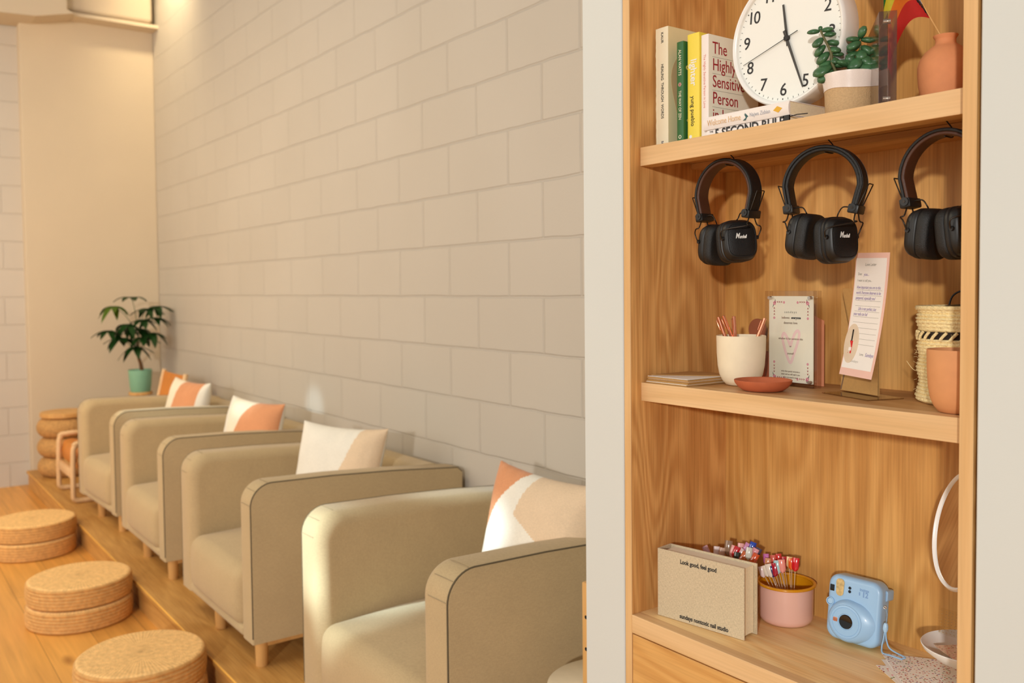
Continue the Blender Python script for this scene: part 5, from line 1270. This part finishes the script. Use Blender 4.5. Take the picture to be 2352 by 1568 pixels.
# cushions
def make_cushion(label, c, size, rz, tilt, roll, fn, mats, seed):
    t = thing('cushion', label, 'cushion', c, 0, 'patchwork cushions on the armchairs')
    t.rotation_euler = (R(tilt), R(roll), R(rz)); t.location = c
    bm = bmesh.new(); n = 90
    def P(i, j, side):
        u, v = -1+2*i/n, -1+2*j/n
        h = size/2
        e = 1-0.075*(1-v*v); f = 1-0.075*(1-u*u)
        x = u*h*e; z = v*h*f
        th = 0.070*((1-u**4)*(1-v**4))**0.62 + 0.002
        w = 0.004*noise.noise(Vector((u*3+seed, v*3, side)))*(1-abs(u*v)) + 0.006*noise.noise(Vector((u*7, v*2+seed, side)))*max(abs(u), abs(v))**4
        return (x, side*(th)+w, z)
    F = [[bm.verts.new(P(i, j, -1)) for j in range(n+1)] for i in range(n+1)]
    Bk = [[(F[i][j] if i in (0, n) or j in (0, n) else bm.verts.new(P(i, j, 1))) for j in range(n+1)] for i in range(n+1)]
    for i in range(n):
        for j in range(n):
            f = bm.faces.new((F[i][j], F[i+1][j], F[i+1][j+1], F[i][j+1])); u, v = -1+2*(i+.5)/n, -1+2*(j+.5)/n
            f.material_index = fn(u, v)
            g2 = bm.faces.new((Bk[i][j], Bk[i][j+1], Bk[i+1][j+1], Bk[i+1][j])); g2.material_index = 0
    obj('cover', bm, mats, t, 80)
    pts = [F[i][0].co.copy() if F[i][0].is_valid else None for i in range(0)] 
    return t
cm = [M['linen_white'], M['linen_terra'], M['linen_beige'], M['linen_cream']]
def f1(u, v):
    if v > -0.17 and u < -0.27-0.62*(1-v)-0.05*math.sin((1-v)*2.6): return 1
    if v > 0.46-0.47*(u+0.35) and u > -0.33+0.25*v: return 2
    return 0
def f2(u, v): return 2 if u > 0.22+0.28*v + 0.05*math.sin(v*3) else 0
def f3(u, v):
    if u > -0.28+0.30*v*v+0.1*v: return 1 if (v > -0.55-0.5*u) else 3
    return 3 if u > -0.55-0.2*v else 0
def f4(u, v): return 1 if u > -0.30+0.10*v and u < 0.82 else (0 if u >= 0.82 else 3)
make_cushion('terracotta, white and beige cushion on the nearest armchair', (-2.005, 1.550, ZP+0.557), 0.43, 5, -14, 2, f1, cm, 1.0)
make_cushion('white and beige cushion on the second armchair', (-3.275, 1.535, ZP+0.548), 0.43, 25, -14, 1, f2, cm, 2.0)
make_cushion('cream cushion with large terracotta corner on the third armchair', (-4.345, 1.570, ZP+0.545), 0.43, 15, -14, 2, f3, cm, 3.0)
make_cushion('cream and terracotta striped cushion on the farthest armchair', (-5.520, 1.600, ZP+0.555), 0.42, 12, -14, 2, f4, cm, 4.0)

# ------------------------------------------------------------------ straw poufs
def pouf(label, c, top=True, seed=0):
    t = thing('floor_pouf', label, 'pouf', c, seed*0.7, 'round straw poufs stacked in pairs on the floor')
    RD, HH = 0.213, 0.089
    prof = [(0, 0), (RD-0.02, 0)]
    rows = 6
    for k in range(rows):
        z = 0.003+(HH-0.006)*k/rows; dz = (HH-0.006)/rows
        bul = 0.004*math.sin(PI*(k+0.5)/rows)
        for q in range(5):
            a = PI*q/5; prof.append((RD-0.006+bul+0.0035*math.sin(a), z+dz*q/5))
    prof.append((RD-0.008, HH-0.002))
    N = 20
    for k in range(N):
        r_ = (RD-0.012)*(1-k/N); 
        prof.append((r_, HH+0.0006*(k % 2)+0.003*(1-(r_/RD)**2)))
        prof.append((r_-(RD-0.012)/N*0.5, HH+0.0024+0.003*(1-(r_/RD)**2)))
    prof.append((0, HH+0.004))
    bm = bmesh.new(); lathe(bm, prof, (0, 0, 0), 120, fn=lambda a, z: 1+0.006*math.sin(2*a+seed)+0.004*math.sin(5*a+seed*2))
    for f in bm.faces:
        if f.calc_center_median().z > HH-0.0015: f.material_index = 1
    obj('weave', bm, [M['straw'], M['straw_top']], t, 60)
    return t
PP = [((-5.50, 0.762), 'at the left edge of the picture'), ((-4.26, 0.764), 'in the middle of the row'), ((-3.21, 0.762), 'nearest, at the bottom edge')]
for k, ((x, y), lb) in enumerate(PP):
    pouf('lower round straw pouf of the pair %s' % lb, (x+0.012, y-0.004, ZF+0.0005), False, k+1)
    pouf('upper round straw pouf of the pair %s' % lb, (x, y, ZF+0.0950), True, k+4)

# ------------------------------------------------------------------ far corner: rope stool, lounge chair, plant
rs = thing('rope_stool', 'three-tier jute rope stool with round wooden top in the far corner', 'stool', (-7.02, 1.195, ZP)); rs.scale = (1.08, 1.08, 1.04)
for k in range(3):
    prof = [(0.10, 0.0)] + [(0.125+0.045*math.sin(PI*q/12)**0.6, 0.132*q/12) for q in range(13)] + [(0.10, 0.132)]
    bm = bmesh.new(); lathe(bm, prof, (0, 0, 0.001+0.133*k), 96, fn=lambda a, z: 1+0.010*math.sin(a*36+z*120))
    obj('rope_ring', bm, M['rope'], rs, 60)
obj('seat_top', L([(0, 0.4), (0.140, 0.4), (0.150, 0.406), (0.150, 0.430), (0.143, 0.436), (0, 0.436)], seg=64), M['beech'], rs, 40)
lc = thing('lounge_chair', 'pale wood lounge chair with tan leather sling, behind the last armchair', 'lounge chair', (-6.235, 1.055, ZP))
def loop(x):
    pts = [(x, 0.03, 0.016), (x, 0.60, 0.016), (x, 0.655, 0.03), (x, 0.675, 0.07), (x, 0.690, 0.33), (x, 0.68, 0.365), (x, 0.64, 0.378), (x, 0.07, 0.372), (x, 0.02, 0.352), (x, 0.005, 0.31), (x, 0.0, 0.06), (x, 0.006, 0.028), (x, 0.03, 0.016)]
    return pts
for x in (-0.235, 0.235):
    obj('side_frame', T(loop(x), 0.0155, 10, smooth_pts=4), M['beech_pale'], lc, 60)
bm = bmesh.new(); box(bm, -0.235, 0.235, -0.008, 0.018, 0.150, 0.205, 0.004, 2); box(bm, -0.235, 0.235, 0.60, 0.63, 0.110, 0.15, 0.004, 2); obj('cross_rail', bm, M['beech_pale'], lc, 40)
for x in (-0.250, 0.250):
    obj('back_post', T([(x, 0.50, 0.10), (x, 0.60, 0.36), (x, 0.690, 0.755)], 0.016, 10), M['beech_pale'], lc, 50)
SP_ = [(0.030, 0.212), (0.020, 0.270), (0.035, 0.325), (0.08, 0.335), (0.20, 0.305), (0.38, 0.240), (0.50, 0.215), (0.57, 0.28), (0.615, 0.45), (0.65, 0.60), (0.683, 0.745)]
bm = bmesh.new(); prev = None
for y, z in SP_:
    row = [bm.verts.new((-0.252+0.485*i/8, y-0.018*math.sin(PI*i/8)*0, z-0.030*math.sin(PI*i/8)*(1 if z < 0.3 and y > 0.1 else 0.1))) for i in range(9)]
    if prev:
        for i in range(8): bm.faces.new((prev[i], prev[i+1], row[i+1], row[i]))
    prev = row
bmesh.ops.subdivide_edges(bm, edges=bm.edges[:], cuts=1, use_grid_fill=True)
bmesh.ops.solidify(bm, geom=bm.faces[:], thickness=0.006)
obj('leather_sling', bm, M['leather'], lc, 80)
# plant table and plant
pl_x, pl_y = -6.93, 1.690
ps_ = thing('plant_table', 'small round wooden table under the teal plant pot', 'side table', (pl_x, pl_y, ZP))
obj('tabletop', L([(0, 0.540), (0.080, 0.540), (0.083, 0.545), (0.083, 0.558), (0.080, 0.562), (0, 0.562)], seg=64), M['beech'], ps_, 40)
obj('column', L([(0.020, 0.015), (0.016, 0.10), (0.016, 0.46), (0.03, 0.540)], seg=24), M['beech'], ps_, 60)
obj('base', L([(0, 0), (0.120, 0), (0.120, 0.012), (0.03, 0.022), (0, 0.022)], seg=48), M['beech'], ps_, 40)
pt_ = thing('potted_plant', 'umbrella plant with drooping dark leaves in a teal pot', 'plant', (pl_x, pl_y, ZP+0.563))
K = 1.0
obj('pot', L([(0, 0), (0.066, 0), (0.069, 0.004), (0.072, 0.030), (0.0725, 0.031), (0.074, 0.034), (0.082, 0.158), (0.082, 0.162), (0.078, 0.162), (0.075, 0.145), (0, 0.145)], seg=48), M['teal'], pt_, 40)
obj('soil', L([(0, 0.152), (0.0765, 0.149), (0.0765, 0.146), (0, 0.146)], seg=32), M['soil'], pt_, 40)
er = Vector((0.18, 0.98, 0)).normalized()      # roughly rightwards as seen from the room
en = Vector((0.98, -0.18, 0))
def PV(a, z, d=0.0): return er*a + en*d + Vector((0, 0, z))
bm = bmesh.new(); tube(bm, [PV(0.012, 0.145), PV(0.006, 0.20), PV(-0.008, 0.25), PV(-0.014, 0.31), PV(-0.010, 0.37)], lambda t: 0.015-0.008*t, 10, smooth_pts=4)
obj('trunk', bm, M['bark'], pt_, 60)
hubs = [(-0.045, 0.690, 0.02, 1), (-0.165, 0.630, 0.04, 2), (0.055, 0.610, 0.03, 0), (0.130, 0.625, -0.02, 0), (-0.205, 0.455, 0.03, 0), (-0.080, 0.500, 0.07, 0), (-0.125, 0.400, 0.02, 0), (0.020, 0.530, 0.05, 0), (0.080, 0.430, 0.02, 0), (0.020, 0.400, 0.05, 0), (-0.030, 0.330, 0.04, 0), (-0.090, 0.470, -0.04, 0), (0.110, 0.540, -0.05, 0), (0.00, 0.46, -0.05, 0)]
bms = bmesh.new(); bml = bmesh.new(); bmy = bmesh.new(); rnd = random.Random(11)
def leaflet(bm, c, d, ln, wd, droop):
    d = d.normalized(); s = d.cross(Vector((0, 0, 1))).normalized(); n = 8
    prev = None
    for i in range(n+1):
        t = i/n; w = wd*math.sin(PI*min(1, t*0.94+0.06))**0.8*0.5+0.0006
        p = c + d*(ln*t) + Vector((0, 0, -droop*ln*t*t))
        row = (bm.verts.new(p-s*w+Vector((0, 0, 0.003))), bm.verts.new(p+Vector((0, 0, -0.003))), bm.verts.new(p+s*w+Vector((0, 0, 0.003))))
        if prev:
            for k in range(2): bm.faces.new((prev[k], prev[k+1], row[k+1], row[k]))
        prev = row
for a, z, d, kind in hubs:
    h = PV(a, z, d)
    tube(bms, [PV(-0.012, max(0.27, z-0.20)), (PV(-0.012, max(0.27, z-0.20))+h)/2+Vector((0, 0, 0.03)), h], 0.0022, 6, smooth_pts=3)
    nl = 7
    for k in range(nl):
        an = 2*PI*k/nl+rnd.uniform(-.2, .2)
        dr = Vector((math.cos(an), math.sin(an), 0.35 if kind == 1 else 0.05))
        leaflet(bmy if kind == 2 else bml, h, dr, rnd.uniform(0.095, 0.135), rnd.uniform(0.042, 0.056), rnd.uniform(0.35, 1.0) if kind != 1 else 0.55)
bmesh.ops.solidify(bml, geom=bml.faces[:], thickness=0.0008); bmesh.ops.solidify(bmy, geom=bmy.faces[:], thickness=0.0008)
obj('stems', bms, M['leaf'], pt_, 60); obj('foliage', bml, M['leaf'], pt_, 60); obj('lit_leaves', bmy, M['leaf_lit'], pt_, 60)

# ------------------------------------------------------------------ side table and wooden block beside the near armchair
st = thing('side_table', 'cream round side table between the near armchair and white wall', 'side table', (-1.522, 1.400, ZP))
SZ = 0.375
obj('tabletop', L([(0, SZ-0.018), (0.148, SZ-0.018), (0.152, SZ-0.012), (0.152, SZ-0.003), (0.148, SZ), (0, SZ)], seg=72), M['cupcream'], st, 40)
obj('column', L([(0.016, 0.01), (0.016, SZ-0.018)], seg=24), M['cupcream'], st, 50)
obj('base', L([(0, 0), (0.115, 0), (0.115, 0.008), (0.02, 0.014), (0, 0.014)], seg=48), M['cupcream'], st, 40)
wb = thing('wooden_box', 'pale wooden box with dark round holes on the cream side table', 'box', (-1.565, 1.345, ZP+SZ+0.0005))
obj('body', B(0, 0.120, 0, 0.035, 0, 0.240, 0.003, 2), M['beech'], wb, 40)
for z in (0.085, 0.160):
    for x in (0.014, 0.060, 0.106):
        bm = lathe_y([(0, -0.0004), (0.0042, -0.0004), (0.0048, 0.0004), (0, 0.0004)], 20)
        obj('hole', mv(bm, x, 0, z), M['gap'], wb)  # flat black discs paint the shade inside the holes
